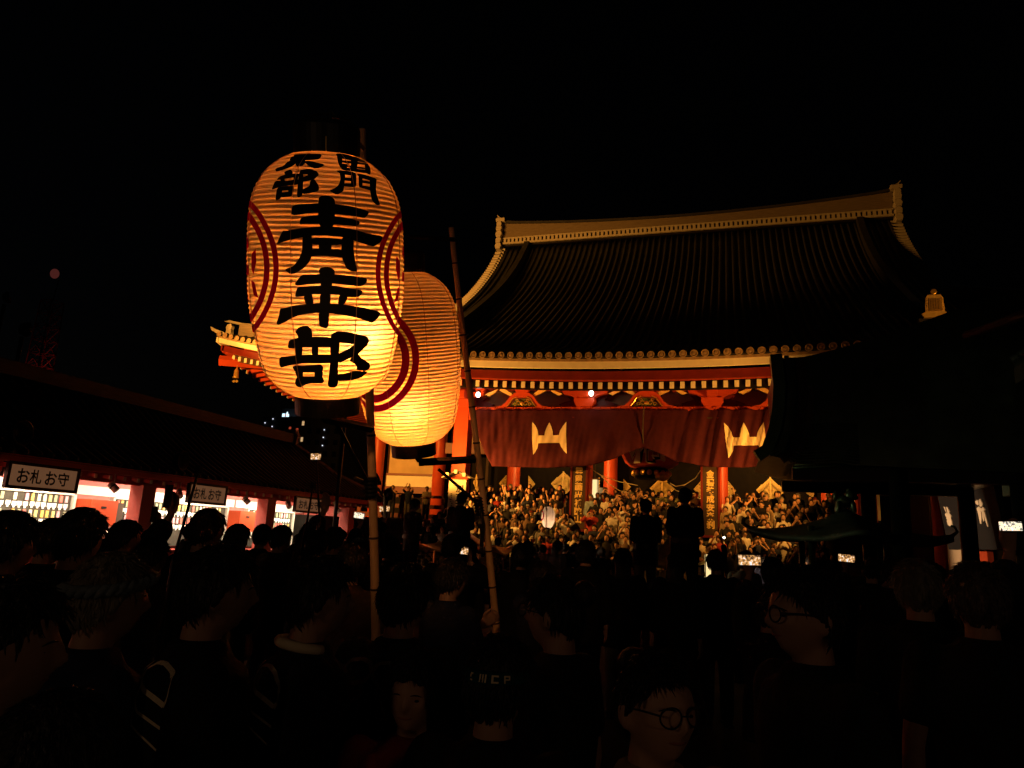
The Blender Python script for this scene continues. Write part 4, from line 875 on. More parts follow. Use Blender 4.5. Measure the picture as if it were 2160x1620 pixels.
# ------------------------------------------------------------------ the two big paper lanterns
GLYPH = {"sei":[[[-0.1,0.7981],[-0.079,0.8045],[-0.064,0.8069],[-0.03,0.8088],[-0.008,0.8089],[0.033,0.8071],[0.052,0.8048],[0.079,0.7985],[0.089,0.7937],[0.094,0.7832],[0.093,0.7638],[0.085,0.7055],[0.049,0.6886],[-0.069,0.6866],[-0.102,0.7059],[-0.105,0.7765]],[[-0.414,0.7651],[-0.388,0.7691],[-0.353,0.7709],[-0.256,0.7731],[-0.206,0.7745],[-0.126,0.777],[-0.067,0.7779],[0.059,0.7788],[0.131,0.7782],[0.263,0.7751],[0.34,0.7723],[0.489,0.7658],[0.529,0.761],[0.509,0.7504],[0.496,0.745],[0.465,0.7365],[0.426,0.7352],[0.324,0.7395],[0.257,0.741],[0.124,0.7421],[0.056,0.7426],[-0.059,0.743],[-0.116,0.7424],[-0.201,0.7396],[-0.262,0.7369],[-0.393,0.7304],[-0.429,0.735],[-0.423,0.7576]],[[-0.29,0.7236],[-0.239,0.7284],[-0.201,0.7306],[-0.115,0.7338],[-0.06,0.7345],[0.052,0.734],[0.116,0.7329],[0.238,0.7297],[0.296,0.7273],[0.378,0.7217],[0.395,0.7168],[0.371,0.705],[0.336,0.7019],[0.242,0.7028],[0.191,0.7032],[0.105,0.7035],[0.049,0.7031],[-0.068,0.7016],[-0.122,0.7008],[-0.2,0.6994],[-0.241,0.6986],[-0.305,0.6971],[-0.322,0.6988],[-0.32,0.7065],[-0.317,0.7111],[-0.307,0.7198]],[[-0.53,0.6721],[-0.51,0.6718],[-0.471,0.6734],[-0.358,0.6797],[-0.285,0.6833],[-0.141,0.6901],[-0.066,0.6926],[0.057,0.6942],[0.134,0.6933],[0.29,0.6886],[0.367,0.6854],[0.487,0.6787],[0.559,0.6758],[0.697,0.6725],[0.73,0.6673],[0.695,0.6517],[0.666,0.6442],[0.603,0.6329],[0.574,0.6301],[0.532,0.6314],[0.483,0.6343],[0.356,0.6434],[0.296,0.6482],[0.204,0.6558],[0.142,0.6581],[0.015,0.6587],[-0.049,0.6585],[-0.152,0.6575],[-0.203,0.6556],[-0.283,0.6496],[-0.338,0.6455],[-0.457,0.6374],[-0.514,0.6324],[-0.597,0.6228],[-0.617,0.6235],[-0.601,0.6356],[-0.586,0.6449],[-0.547,0.6662]],[[-0.267,0.6554],[-0.199,0.6603],[-0.179,0.654],[-0.175,0.6267],[-0.174,0.6124],[-0.174,0.5894],[-0.179,0.5792],[-0.195,0.5663],[-0.211,0.5578],[-0.251,0.5405],[-0.281,0.5319],[-0.35,0.5185],[-0.381,0.5141],[-0.425,0.5116],[-0.45,0.5135],[-0.498,0.523],[-0.506,0.5267],[-0.487,0.5304],[-0.465,0.5334],[-0.408,0.5401],[-0.38,0.5468],[-0.34,0.5638],[-0.321,0.5739],[-0.298,0.5929],[-0.291,0.6041],[-0.288,0.6249],[-0.287,0.635],[-0.286,0.6498]],[[0.193,0.6604],[0.287,0.6537],[0.313,0.6443],[0.309,0.6174],[0.311,0.6034],[0.321,0.5802],[0.33,0.5655],[0.354,0.5366],[0.348,0.5285],[0.301,0.5288],[0.276,0.5306],[0.234,0.5366],[0.215,0.5442],[0.188,0.5652],[0.177,0.574],[0.164,0.5845],[0.162,0.6009],[0.166,0.6488]],[[-0.125,0.6502],[0.116,0.6512],[0.185,0.6472],[0.185,0.631],[0.116,0.6256],[-0.125,0.6236],[-0.193,0.628],[-0.193,0.6453]],[[-0.071,0.6299],[0.021,0.6292],[0.047,0.6245],[0.047,0.6088],[0.021,0.6044],[-0.071,0.6046],[-0.097,0.6093],[-0.097,0.6256]],[[-0.184,0.6258],[-0.171,0.6259],[-0.168,0.6223],[-0.168,0.6092],[-0.172,0.6054],[-0.184,0.6053],[-0.188,0.6089],[-0.188,0.6221]],[[0.169,0.6294],[0.186,0.6297],[0.19,0.6257],[0.19,0.6114],[0.185,0.6073],[0.169,0.607],[0.164,0.611],[0.164,0.6253]],[[-0.123,0.61],[0.124,0.6107],[0.195,0.6051],[0.195,0.5842],[0.174,0.5791],[0.101,0.5822],[0.062,0.5832],[-0.002,0.584],[-0.038,0.5839],[-0.103,0.5826],[-0.134,0.5816],[-0.18,0.579],[-0.193,0.5841],[-0.193,0.6043]]],"nen":[[[-0.097,0.5304],[-0.077,0.5372],[-0.061,0.54],[-0.022,0.5431],[-0.001,0.5433],[0.031,0.5412],[0.049,0.5385],[0.081,0.5313],[0.089,0.5259],[0.083,0.5137],[0.052,0.5099],[-0.053,0.5086],[-0.086,0.512],[-0.099,0.5249]],[[-0.28,0.5098],[-0.219,0.5108],[-0.181,0.5117],[-0.103,0.5139],[-0.052,0.5148],[0.051,0.516],[0.108,0.5158],[0.207,0.5138],[0.277,0.5122],[0.432,0.5085],[0.48,0.5049],[0.484,0.4959],[0.477,0.4904],[0.446,0.4801],[0.429,0.4765],[0.398,0.474],[0.362,0.4739],[0.263,0.4762],[0.203,0.4777],[0.091,0.4808],[0.034,0.4814],[-0.056,0.4804],[-0.107,0.4792],[-0.198,0.4757],[-0.247,0.4735],[-0.328,0.4693],[-0.357,0.4689],[-0.379,0.4717],[-0.379,0.4754],[-0.357,0.4855],[-0.342,0.4921],[-0.307,0.5056]],[[-0.053,0.5146],[0.032,0.5156],[0.056,0.5068],[0.056,0.4743],[0.032,0.4649],[-0.054,0.4641],[-0.078,0.4729],[-0.078,0.5052]],[[-0.324,0.4643],[-0.246,0.4662],[-0.197,0.4675],[-0.103,0.4702],[-0.052,0.4714],[0.035,0.4732],[0.091,0.4724],[0.204,0.4677],[0.27,0.4649],[0.392,0.4593],[0.425,0.4551],[0.418,0.4458],[0.408,0.4411],[0.378,0.4336],[0.346,0.4312],[0.26,0.4301],[0.219,0.4314],[0.159,0.4369],[0.123,0.4387],[0.058,0.4396],[0.017,0.4397],[-0.06,0.4389],[-0.099,0.4387],[-0.157,0.4388],[-0.192,0.4369],[-0.259,0.4303],[-0.296,0.4278],[-0.363,0.4255],[-0.38,0.4285],[-0.372,0.4413],[-0.366,0.4483],[-0.351,0.4603]],[[-0.261,0.4331],[-0.196,0.4403],[-0.174,0.4344],[-0.162,0.4062],[-0.176,0.398],[-0.238,0.3974],[-0.26,0.4033],[-0.276,0.425]],[[0.158,0.4403],[0.228,0.4342],[0.24,0.4268],[0.211,0.4067],[0.188,0.4009],[0.135,0.4007],[0.124,0.408],[0.136,0.4346]],[[-0.063,0.4423],[0.018,0.4431],[0.039,0.4349],[0.033,0.4049],[0.01,0.3963],[-0.066,0.3957],[-0.087,0.4039],[-0.086,0.4338]],[[-0.58,0.3795],[-0.551,0.38],[-0.514,0.3826],[-0.417,0.3912],[-0.36,0.3948],[-0.257,0.3991],[-0.202,0.4012],[-0.109,0.4042],[-0.061,0.4049],[0.018,0.4046],[0.071,0.4038],[0.185,0.4014],[0.251,0.3993],[0.372,0.3945],[0.459,0.3897],[0.656,0.3774],[0.712,0.3698],[0.688,0.3559],[0.665,0.3479],[0.605,0.3333],[0.578,0.3302],[0.542,0.3337],[0.498,0.3379],[0.385,0.3491],[0.323,0.3539],[0.216,0.3602],[0.158,0.3627],[0.057,0.3653],[0.005,0.3665],[-0.081,0.368],[-0.127,0.3676],[-0.207,0.3647],[-0.257,0.3618],[-0.356,0.3543],[-0.41,0.3479],[-0.505,0.3327],[-0.551,0.3259],[-0.614,0.3174],[-0.64,0.3155],[-0.667,0.3176],[-0.665,0.3236],[-0.629,0.3429],[-0.612,0.3539],[-0.594,0.3738]],[[-0.082,0.3725],[0.002,0.371],[0.025,0.3653],[0.022,0.3465],[0.019,0.3369],[0.013,0.3214],[0.006,0.3154],[-0.012,0.3096],[-0.024,0.3086],[-0.049,0.3106],[-0.064,0.3121],[-0.092,0.3153],[-0.101,0.3265],[-0.105,0.3628]]],"bu":[[[-0.402,0.2929],[-0.372,0.3046],[-0.353,0.3095],[-0.315,0.3155],[-0.292,0.317],[-0.249,0.3163],[-0.228,0.313],[-0.198,0.3022],[-0.189,0.2935],[-0.188,0.2733],[-0.219,0.2667],[-0.332,0.2633],[-0.366,0.2654],[-0.375,0.2764],[-0.383,0.2813],[-0.404,0.2878]],[[-0.48,0.2601],[-0.386,0.2677],[-0.331,0.2707],[-0.228,0.274],[-0.156,0.2748],[-0.001,0.2744],[0.062,0.2703],[0.136,0.2562],[0.137,0.2489],[0.064,0.2368],[0.015,0.2333],[-0.087,0.2329],[-0.152,0.2326],[-0.285,0.2318],[-0.345,0.2302],[-0.425,0.2252],[-0.464,0.2241],[-0.524,0.2251],[-0.535,0.2313],[-0.513,0.2521]],[[-0.409,0.2309],[-0.34,0.2351],[-0.325,0.2288],[-0.339,0.2025],[-0.359,0.1948],[-0.418,0.1941],[-0.434,0.2003],[-0.43,0.2232]],[[-0.185,0.2372],[-0.129,0.2365],[-0.115,0.2298],[-0.121,0.2069],[-0.138,0.2004],[-0.192,0.2],[-0.206,0.2066],[-0.202,0.2307]],[[-0.664,0.1881],[-0.544,0.1926],[-0.483,0.1951],[-0.383,0.1994],[-0.312,0.2015],[-0.16,0.2045],[-0.089,0.2053],[0.014,0.2057],[0.062,0.206],[0.13,0.2069],[0.14,0.2007],[0.104,0.1775],[0.054,0.1708],[-0.083,0.17],[-0.147,0.1698],[-0.24,0.17],[-0.3,0.1689],[-0.423,0.1646],[-0.491,0.1609],[-0.607,0.1521],[-0.653,0.1483],[-0.693,0.144],[-0.71,0.1451],[-0.726,0.153],[-0.724,0.161],[-0.704,0.1811]],[[-0.499,0.1537],[-0.461,0.1569],[-0.431,0.1578],[-0.364,0.1575],[-0.313,0.1584],[-0.202,0.1617],[-0.158,0.1633],[-0.111,0.1659],[-0.09,0.1643],[-0.063,0.1561],[-0.058,0.1503],[-0.067,0.1379],[-0.12,0.1338],[-0.303,0.1311],[-0.378,0.1304],[-0.457,0.1309],[-0.485,0.135],[-0.505,0.1489]],[[-0.457,0.1343],[-0.372,0.1355],[-0.353,0.1308],[-0.366,0.1133],[-0.386,0.1081],[-0.442,0.1073],[-0.462,0.1118],[-0.477,0.129]],[[-0.158,0.1393],[-0.084,0.1396],[-0.064,0.1344],[-0.07,0.1153],[-0.092,0.1098],[-0.165,0.1095],[-0.185,0.1148],[-0.181,0.1338]],[[-0.381,0.114],[-0.138,0.1162],[-0.067,0.1127],[-0.051,0.0995],[-0.053,0.094],[-0.076,0.0872],[-0.098,0.0853],[-0.15,0.0856],[-0.184,0.0857],[-0.254,0.0859],[-0.29,0.0844],[-0.353,0.0785],[-0.386,0.0745],[-0.444,0.0658],[-0.474,0.0639],[-0.519,0.0658],[-0.533,0.0696],[-0.534,0.0815],[-0.512,0.0904],[-0.466,0.1081]],[[0.056,0.2742],[0.135,0.271],[0.156,0.2594],[0.151,0.2211],[0.149,0.2008],[0.145,0.1667],[0.147,0.1454],[0.158,0.1036],[0.161,0.0884],[0.155,0.0778],[0.146,0.0732],[0.12,0.0674],[0.102,0.0659],[0.063,0.0666],[0.043,0.0684],[0.009,0.074],[0.004,0.0844],[0.016,0.1136],[0.022,0.1312],[0.033,0.1655],[0.036,0.1933],[0.035,0.2573]],[[0.047,0.2824],[0.076,0.2912],[0.092,0.2944],[0.12,0.2972],[0.15,0.2976],[0.229,0.2961],[0.3,0.2923],[0.486,0.2797],[0.549,0.2725],[0.568,0.2606],[0.569,0.2541],[0.551,0.2426],[0.532,0.2356],[0.484,0.2223],[0.459,0.2158],[0.42,0.2058],[0.383,0.2001],[0.297,0.1893],[0.25,0.1832],[0.173,0.1721],[0.147,0.1759],[0.132,0.2003],[0.148,0.2097],[0.219,0.2187],[0.254,0.224],[0.306,0.2339],[0.328,0.2381],[0.354,0.2432],[0.344,0.2455],[0.287,0.2488],[0.25,0.2504],[0.175,0.2527],[0.136,0.2537],[0.07,0.2548],[0.049,0.2596],[0.042,0.2755]],[[0.303,0.1846],[0.353,0.196],[0.374,0.2011],[0.399,0.2078],[0.416,0.2064],[0.456,0.1944],[0.491,0.1869],[0.584,0.1717],[0.62,0.1651],[0.645,0.1574],[0.65,0.1525],[0.644,0.1428],[0.629,0.1388],[0.584,0.134],[0.541,0.1343],[0.438,0.1396],[0.414,0.1428],[0.428,0.1494],[0.425,0.1538],[0.4,0.163],[0.373,0.1685],[0.307,0.1786]],[[0.158,0.1255],[0.229,0.1263],[0.272,0.1285],[0.355,0.1351],[0.422,0.1362],[0.589,0.1328],[0.626,0.1278],[0.572,0.1141],[0.522,0.1078],[0.402,0.099],[0.327,0.0962],[0.183,0.0949],[0.142,0.0999],[0.139,0.1197]]],"mon":[[[0.139,0.9095],[0.191,0.9129],[0.244,0.9132],[0.383,0.9113],[0.423,0.9082],[0.418,0.8982],[0.375,0.8956],[0.236,0.8967],[0.194,0.8977],[0.178,0.8996],[0.165,0.9016],[0.133,0.907]],[[0.189,0.9012],[0.244,0.9005],[0.252,0.8912],[0.224,0.8588],[0.214,0.8462],[0.204,0.8339],[0.186,0.8272],[0.133,0.816],[0.101,0.8157],[0.038,0.8255],[0.032,0.8299],[0.075,0.8356],[0.097,0.8398],[0.134,0.8492],[0.151,0.8563],[0.174,0.8722],[0.18,0.8812],[0.175,0.897]],[[0.36,0.907],[0.414,0.9088],[0.419,0.8987],[0.387,0.8612],[0.365,0.8506],[0.319,0.8503],[0.313,0.8603],[0.338,0.8964]],[[0.257,0.8855],[0.358,0.8852],[0.385,0.8831],[0.379,0.8754],[0.348,0.8729],[0.249,0.8721],[0.223,0.8744],[0.228,0.8832]],[[0.245,0.8628],[0.341,0.8636],[0.37,0.8615],[0.372,0.853],[0.342,0.8501],[0.24,0.8485],[0.213,0.8507],[0.217,0.8601]],[[0.453,0.9062],[0.519,0.9077],[0.581,0.9066],[0.751,0.9017],[0.796,0.8976],[0.766,0.8867],[0.7,0.8848],[0.518,0.8902],[0.465,0.8945],[0.441,0.9033]],[[0.474,0.9033],[0.517,0.9026],[0.519,0.893],[0.482,0.8597],[0.464,0.8507],[0.428,0.8513],[0.426,0.8608],[0.453,0.8941]],[[0.674,0.8993],[0.76,0.897],[0.765,0.8871],[0.698,0.8542],[0.686,0.8392],[0.698,0.8179],[0.705,0.8087],[0.718,0.7973],[0.709,0.7935],[0.667,0.7912],[0.643,0.7935],[0.599,0.8041],[0.588,0.8134],[0.584,0.8352],[0.591,0.8516],[0.636,0.8893]],[[0.517,0.8833],[0.615,0.8824],[0.642,0.8804],[0.631,0.8737],[0.599,0.8716],[0.503,0.8715],[0.479,0.8737],[0.488,0.8815]],[[0.495,0.8618],[0.598,0.861],[0.624,0.8581],[0.61,0.8484],[0.575,0.8464],[0.471,0.8495],[0.447,0.8525],[0.464,0.86]]],"bu2":[[[-0.623,0.8986],[-0.562,0.9055],[-0.535,0.9054],[-0.501,0.8979],[-0.492,0.8934],[-0.492,0.8848],[-0.509,0.8825],[-0.57,0.8826],[-0.597,0.8852],[-0.631,0.8942]],[[-0.677,0.8798],[-0.61,0.8849],[-0.554,0.8872],[-0.424,0.8903],[-0.378,0.8893],[-0.338,0.8819],[-0.354,0.8786],[-0.451,0.8745],[-0.505,0.8721],[-0.606,0.8681],[-0.65,0.8666],[-0.705,0.8652],[-0.716,0.8673],[-0.7,0.8759]],[[-0.659,0.874],[-0.611,0.8725],[-0.59,0.8686],[-0.565,0.8564],[-0.569,0.8523],[-0.61,0.8502],[-0.63,0.854],[-0.663,0.8699]],[[-0.449,0.8804],[-0.404,0.8805],[-0.391,0.8768],[-0.388,0.8635],[-0.397,0.8594],[-0.431,0.8582],[-0.444,0.8619],[-0.458,0.8763]],[[-0.707,0.8623],[-0.599,0.8604],[-0.537,0.861],[-0.426,0.8655],[-0.38,0.8657],[-0.329,0.8621],[-0.327,0.8583],[-0.367,0.8484],[-0.408,0.8449],[-0.518,0.8427],[-0.573,0.8405],[-0.656,0.8345],[-0.693,0.8318],[-0.741,0.8281],[-0.754,0.8291],[-0.752,0.8363],[-0.747,0.8426],[-0.741,0.8585]],[[-0.625,0.8367],[-0.465,0.8407],[-0.423,0.8391],[-0.422,0.8285],[-0.453,0.8249],[-0.57,0.8227],[-0.617,0.8246],[-0.661,0.8333]],[[-0.654,0.8337],[-0.595,0.8311],[-0.58,0.8235],[-0.582,0.7991],[-0.6,0.791],[-0.653,0.7858],[-0.666,0.7933],[-0.669,0.8254]],[[-0.487,0.8404],[-0.436,0.8404],[-0.422,0.8335],[-0.423,0.809],[-0.435,0.8021],[-0.476,0.8021],[-0.489,0.8089],[-0.498,0.8335]],[[-0.574,0.8161],[-0.456,0.8193],[-0.425,0.8169],[-0.423,0.8048],[-0.452,0.8007],[-0.56,0.7979],[-0.594,0.8005],[-0.605,0.8121]],[[-0.385,0.8959],[-0.338,0.8937],[-0.316,0.8771],[-0.297,0.8216],[-0.304,0.8044],[-0.341,0.7976],[-0.356,0.7976],[-0.369,0.8043],[-0.373,0.8135],[-0.372,0.8394],[-0.376,0.8556],[-0.392,0.8875]],[[-0.37,0.9044],[-0.296,0.9086],[-0.25,0.9083],[-0.166,0.9035],[-0.137,0.8996],[-0.114,0.8902],[-0.119,0.8842],[-0.158,0.8719],[-0.185,0.867],[-0.243,0.8618],[-0.27,0.86],[-0.308,0.8587],[-0.321,0.8611],[-0.328,0.8709],[-0.315,0.8761],[-0.262,0.885],[-0.268,0.8875],[-0.343,0.8878],[-0.369,0.8906],[-0.386,0.9005]],[[-0.209,0.8639],[-0.179,0.8689],[-0.157,0.8654],[-0.111,0.8478],[-0.1,0.8398],[-0.103,0.8285],[-0.121,0.8232],[-0.183,0.8157],[-0.218,0.8128],[-0.282,0.8102],[-0.301,0.8127],[-0.305,0.8242],[-0.291,0.83],[-0.236,0.8391],[-0.219,0.8453],[-0.218,0.8587]]],"to":[[[-0.731,0.9689],[-0.559,0.9742],[-0.434,0.9765],[-0.174,0.9802],[-0.108,0.9765],[-0.127,0.9579],[-0.168,0.9518],[-0.295,0.9492],[-0.387,0.9474],[-0.596,0.9442],[-0.68,0.948],[-0.756,0.9631]],[[-0.619,0.9772],[-0.24,0.9805],[-0.137,0.9805],[-0.124,0.9736],[-0.214,0.9694],[-0.56,0.9646],[-0.686,0.9668],[-0.734,0.9753]],[[-0.587,0.9764],[-0.466,0.9772],[-0.41,0.9677],[-0.356,0.9339],[-0.368,0.9231],[-0.452,0.9178],[-0.495,0.9269],[-0.584,0.9651]],[[-0.664,0.9457],[-0.516,0.9441],[-0.489,0.9396],[-0.53,0.9246],[-0.56,0.9176],[-0.641,0.9087],[-0.688,0.905],[-0.771,0.9004],[-0.807,0.9018],[-0.85,0.9115],[-0.834,0.9159],[-0.734,0.9222],[-0.709,0.9281],[-0.71,0.9424]],[[-0.397,0.944],[-0.316,0.9449],[-0.241,0.9425],[-0.067,0.9339],[-0.038,0.9287],[-0.095,0.9179],[-0.127,0.9144],[-0.184,0.9124],[-0.233,0.9173],[-0.374,0.9378]]],"rai":[[[0.245,0.9909],[0.407,0.9929],[0.542,0.9914],[0.841,0.9864],[0.949,0.9831],[0.977,0.9722],[0.884,0.9672],[0.642,0.9645],[0.518,0.9643],[0.298,0.9663],[0.228,0.9706],[0.187,0.9828]],[[0.222,0.9783],[0.292,0.9763],[0.296,0.9691],[0.254,0.9465],[0.237,0.9364],[0.212,0.9231],[0.201,0.9241],[0.185,0.9413],[0.184,0.9519],[0.198,0.9729]],[[0.683,0.9898],[0.842,0.9918],[0.648,0.973],[0.476,0.9282],[0.425,0.9161],[0.361,0.9163],[0.367,0.9282],[0.488,0.9716]],[[0.352,0.9587],[0.757,0.9639],[0.922,0.9659],[0.877,0.9589],[0.71,0.9532],[0.331,0.9474],[0.246,0.949],[0.256,0.9564]],[[0.257,0.9425],[0.329,0.9434],[0.339,0.9391],[0.302,0.9229],[0.278,0.9184],[0.225,0.9188],[0.214,0.9231],[0.231,0.938]],[[0.779,0.958],[0.882,0.9594],[0.857,0.9503],[0.715,0.9178],[0.679,0.9111],[0.62,0.9169],[0.628,0.9255],[0.719,0.9505]],[[0.297,0.9262],[0.618,0.9292],[0.718,0.9284],[0.669,0.918],[0.561,0.9139],[0.278,0.9133],[0.207,0.916],[0.216,0.924]],[[0.384,0.9383],[0.634,0.9405],[0.712,0.9401],[0.685,0.9341],[0.601,0.9312],[0.366,0.9292],[0.31,0.9308],[0.32,0.9366]]]}

LP = [(0.0, 0.1353), (0.0085, 0.17), (0.0415, 0.2264), (0.095, 0.2796), (0.1835, 0.3083), (0.281, 0.3275), (0.364, 0.3424), (0.444, 0.3477), (0.5415, 0.3493), (0.703, 0.3448), (0.804, 0.3306), (0.8465, 0.3174), (0.914, 0.2787), (0.955, 0.2309), (0.978, 0.1972), (1.0, 0.1443)]
_lt = np.linspace(0, 1, 201); _lr = np.interp(_lt, [p[0] for p in LP], [p[1] for p in LP])
_k = np.exp(-np.linspace(-2, 2, 13)**2); _k /= _k.sum()
_ls = np.convolve(np.pad(_lr, 6, mode='edge'), _k, mode='valid'); _ls[0] = _lr[0]; _ls[-1] = _lr[-1]
def lrad(t): return float(np.interp(t, _lt, _ls))
def big_lantern(bot, top, label, bulb, watts, crests, chars, hot):
    bot, top = Vector(bot), Vector(top); L = (top-bot).length; a = (top-bot).normalized()
    f = EYE-(bot+top)/2; f = (f-a*f.dot(a)).normalized(); r = (-f).cross(a).normalized()
    if r.x < 0: r = -r
    t = thing('festival_lantern', label, 'lantern')
    t.matrix_world = Matrix(((r.x, -f.x, a.x, bot.x), (r.y, -f.y, a.y, bot.y), (r.z, -f.z, a.z, bot.z), (0, 0, 0, 1)))
    N = 50
    def P(u, v, e=0.0):  # angle, height fraction
        q = lrad(v)+e; return (q*math.sin(u), -q*math.cos(u), v*L)
    prof = []
    for i in range(N*4+1):
        v = i/(N*4); prof.append((v*L, lrad(v)+.0055*abs(math.sin(math.pi*v*N))))
    vs = []; fs = []; n = 72
    for z, q in prof: vs += [(q*math.sin(2*math.pi*k/n), -q*math.cos(2*math.pi*k/n), z) for k in range(n)]
    fs = [(i*n+k, i*n+(k+1) % n, (i+1)*n+(k+1) % n, (i+1)*n+k) for i in range(len(prof)-1) for k in range(n)]
    MB().add(vs, fs).build('paper_body', M['washi'], t, smooth=True)
    b = MB()
    for i in range(N+1):
        v = i/N; q = lrad(v)+.0008; z = v*L; m = 60
        pv_ = [];
        for k in range(m):
            c, s = math.cos(2*math.pi*k/m), math.sin(2*math.pi*k/m)
            pv_ += [(q*c, q*s, z-.0026), ((q+.0022)*c, (q+.0022)*s, z), (q*c, q*s, z+.0026)]
        b.add(pv_, [(k*3+j, ((k+1) % m)*3+j, ((k+1) % m)*3+j+1, k*3+j+1) for k in range(m) for j in range(2)])
    b.build('bamboo_ribs', M['ribpaper'], t)['kind'] = 'stuff'
    b = MB()
    for k in range(8):
        u = 2*math.pi*(k+.45)/8; b.sweep([P(u, i/60, .0058) for i in range(61)], .0021, 4)
    b.build('meridian_cord', M['bamboo'], t)
    for nm, ps in chars:
        bent([[tuple(q) for q in p] for p in ps], lambda u, v: P(u, v, .0068), .05, .012).build('character', M['black'], t)
    for u0, v0, radii, marks in crests:
        for r0, r1 in radii:
            c = MB(); K = 96
            def cp(rr, k):
                an = 2*math.pi*k/K; v = v0+rr*math.sin(an)/L; v = min(.985, max(.015, v)); return P(u0+rr*math.cos(an)/max(.2, lrad(v0)), v, .0063)
            vs = []
            for k in range(K):
                for j in range(4): vs.append(cp(r0+(r1-r0)*j/3, k))
            c.add(vs, [(k*4+j, ((k+1) % K)*4+j, ((k+1) % K)*4+j+1, k*4+j+1) for k in range(K) for j in range(3)])
            c.build('crest_ring', M['washired'], t, smooth=True)
        if marks: bent(marks, lambda u, v: P(u0+u, v0+v, .0063), .08, .03).build('crest_mark', M['washired'], t)
    MB().lathe([(-.085, .128), (-.085, .150), (-.006, .152), (.004, .15), (.004, .13)], 40).build('bottom_ring', M['blackwood'], t, smooth=False)
    MB().lathe([(L-.004, .12), (L-.004, .148), (L+.12, .150), (L+.14, .14), (L+.14, .12)], 40).build('top_ring', M['blackwood'], t, smooth=False)
    MB().sweep([(-.14, 0, L+.12), (-.10, 0, L+.17), (0, 0, L+.19), (.10, 0, L+.17), (.14, 0, L+.12)], .005, 6).build('carrying_wire', M['black'], t)
    MB().sweep([(-.004, -.155, L-.003), (-.004, -.155, L+.062)], .0028, 6).build('wire_stub', M['gold'], t)
    bp = Vector(P(bulb[0], bulb[1]))*1.0; bp.x *= bulb[2]; bp.y *= bulb[2]
    MB().ball(tuple(bp), (.022, .022, .03), 10, 8).build('bulb', M['lampcase'], t, smooth=True)
    for nm, col, w, k, sz in (('lantern_bulb', (1, .215, .016), watts, 1.0, .035), ('lantern_bulb', (1, .72, .42), hot, 1.36, .03)):
        l = bpy.data.lights.new(nm, 'POINT'); l.energy = w; l.color = col; l.shadow_soft_size = sz
        o = bpy.data.objects.new(nm, l); COL.objects.link(o); o.parent = t; q = Vector(P(bulb[0], bulb[1])); o.location = (q.x*bulb[2]*k, q.y*bulb[2]*k, q.z)
    return t
RB = [(.262, .29), (.208, .242)]
MK = [[(.30, .05), (.42, .07), (.44, .02), (.36, -.03), (.30, -.01)], [(.28, -.05), (.38, -.06), (.46, -.12), (.34, -.11)], [(-.1, .1), (.15, .12), (.2, .08), (-.05, .06)], [(-.15, .0), (.2, .01), (.2, -.03), (-.15, -.03)], [(-.02, .14), (.04, .14), (.04, -.14), (-.02, -.14)]]
big_lantern((-1.838, 2.930, 2.437), (-1.748, 2.568, 3.476), 'nearest tall glowing paper lantern with bold black characters and red crests', (.55, .275, .55), 36,
    [(-1.42, .535, RB, MK), (1.44, .53, RB, [[(-u, v) for u, v in p] for p in MK])], [(k, GLYPH[k]) for k in ('sei', 'nen', 'bu', 'mon', 'bu2', 'to', 'rai')], 1.35)
big_lantern((-2.063, 4.410, 2.415), (-2.066, 4.040, 3.495), 'second glowing paper lantern, plain with one red double ring, partly behind the first', (-.12, .24, .5), 32,
    [(-.80, .53, [(.306, .348), (.242, .288)], None)], [], 1.0)
def bamboo_pole(p0, p1, label, r0=.026, r1=.019):
    t = thing('bamboo_pole', label, 'pole'); p0, p1 = Vector(p0), Vector(p1); n = 13; pts = []; rad = []
    for i in range(n):
        for k in (0, .06, .94):
            s = (i+k)/n; pts.append(p0+(p1-p0)*s+Vector((math.sin(s*5)*.012, 0, 0))); rad.append((r0+(r1-r0)*s)*(1.12 if k == 0 else 1.0))
    pts.append(p1+Vector((math.sin(5)*.012, 0, 0))); rad.append(r1)
    MB().sweep(pts, rad, 14).build('culm', M['bamboo'], t, smooth=True)
    d = (p1-p0).normalized()
    for i in range(1, n):
        s = i/n; MB().lathe([(-.006, (r0+(r1-r0)*s)*1.1), (0, (r0+(r1-r0)*s)*1.17), (.006, (r0+(r1-r0)*s)*1.1)], 14, tuple(p0+(p1-p0)*s+Vector((math.sin(s*5)*.012, 0, 0))), tuple(d)).build('node_ring', M['darkwood'], t, smooth=True)
    return t
bp1 = bamboo_pole((-1.822, 3.80, .45), (-1.850, 3.022, 3.909), 'upright bamboo pole carrying the nearest glowing lantern')
def arm(pts, r, n, par, m='blackmetal'): return MB().sweep(pts, r, n).build('bracket_arm', M[m], par)
arm([(-1.815, 3.35, 2.343), (-1.845, 2.94, 2.325)], .022, 4, bp1); arm([(-1.846, 3.03, 3.80), (-1.755, 2.57, 3.70)], .015, 4, bp1); arm([(-1.755, 2.57, 3.71), (-1.755, 2.59, 3.60)], .006, 6, bp1)
arm([(-1.82, 3.42, 2.03), (-1.84, 3.05, 2.31)], .012, 6, bp1)
b = MB()
for i in range(5): b.lathe([(-.012, .03), (0, .038), (.012, .03)], 12, (-1.815, 3.415-.005*i, 2.0+.02*i), (0, -.22, .97))
b.sweep([(-1.79, 3.40, 2.05), (-1.72, 3.38, 1.99), (-1.70, 3.37, 1.88)], .008, 6); b.sweep([(-1.84, 3.36, 2.06), (-1.90, 3.38, 2.08)], .014, 6)
b.build('rope_binding', M['blackmetal'], bp1)['kind'] = 'stuff'
bp2 = bamboo_pole((-1.535, 5.06, .75), (-1.828, 4.263, 3.904), 'leaning bamboo pole right of the second glowing lantern')
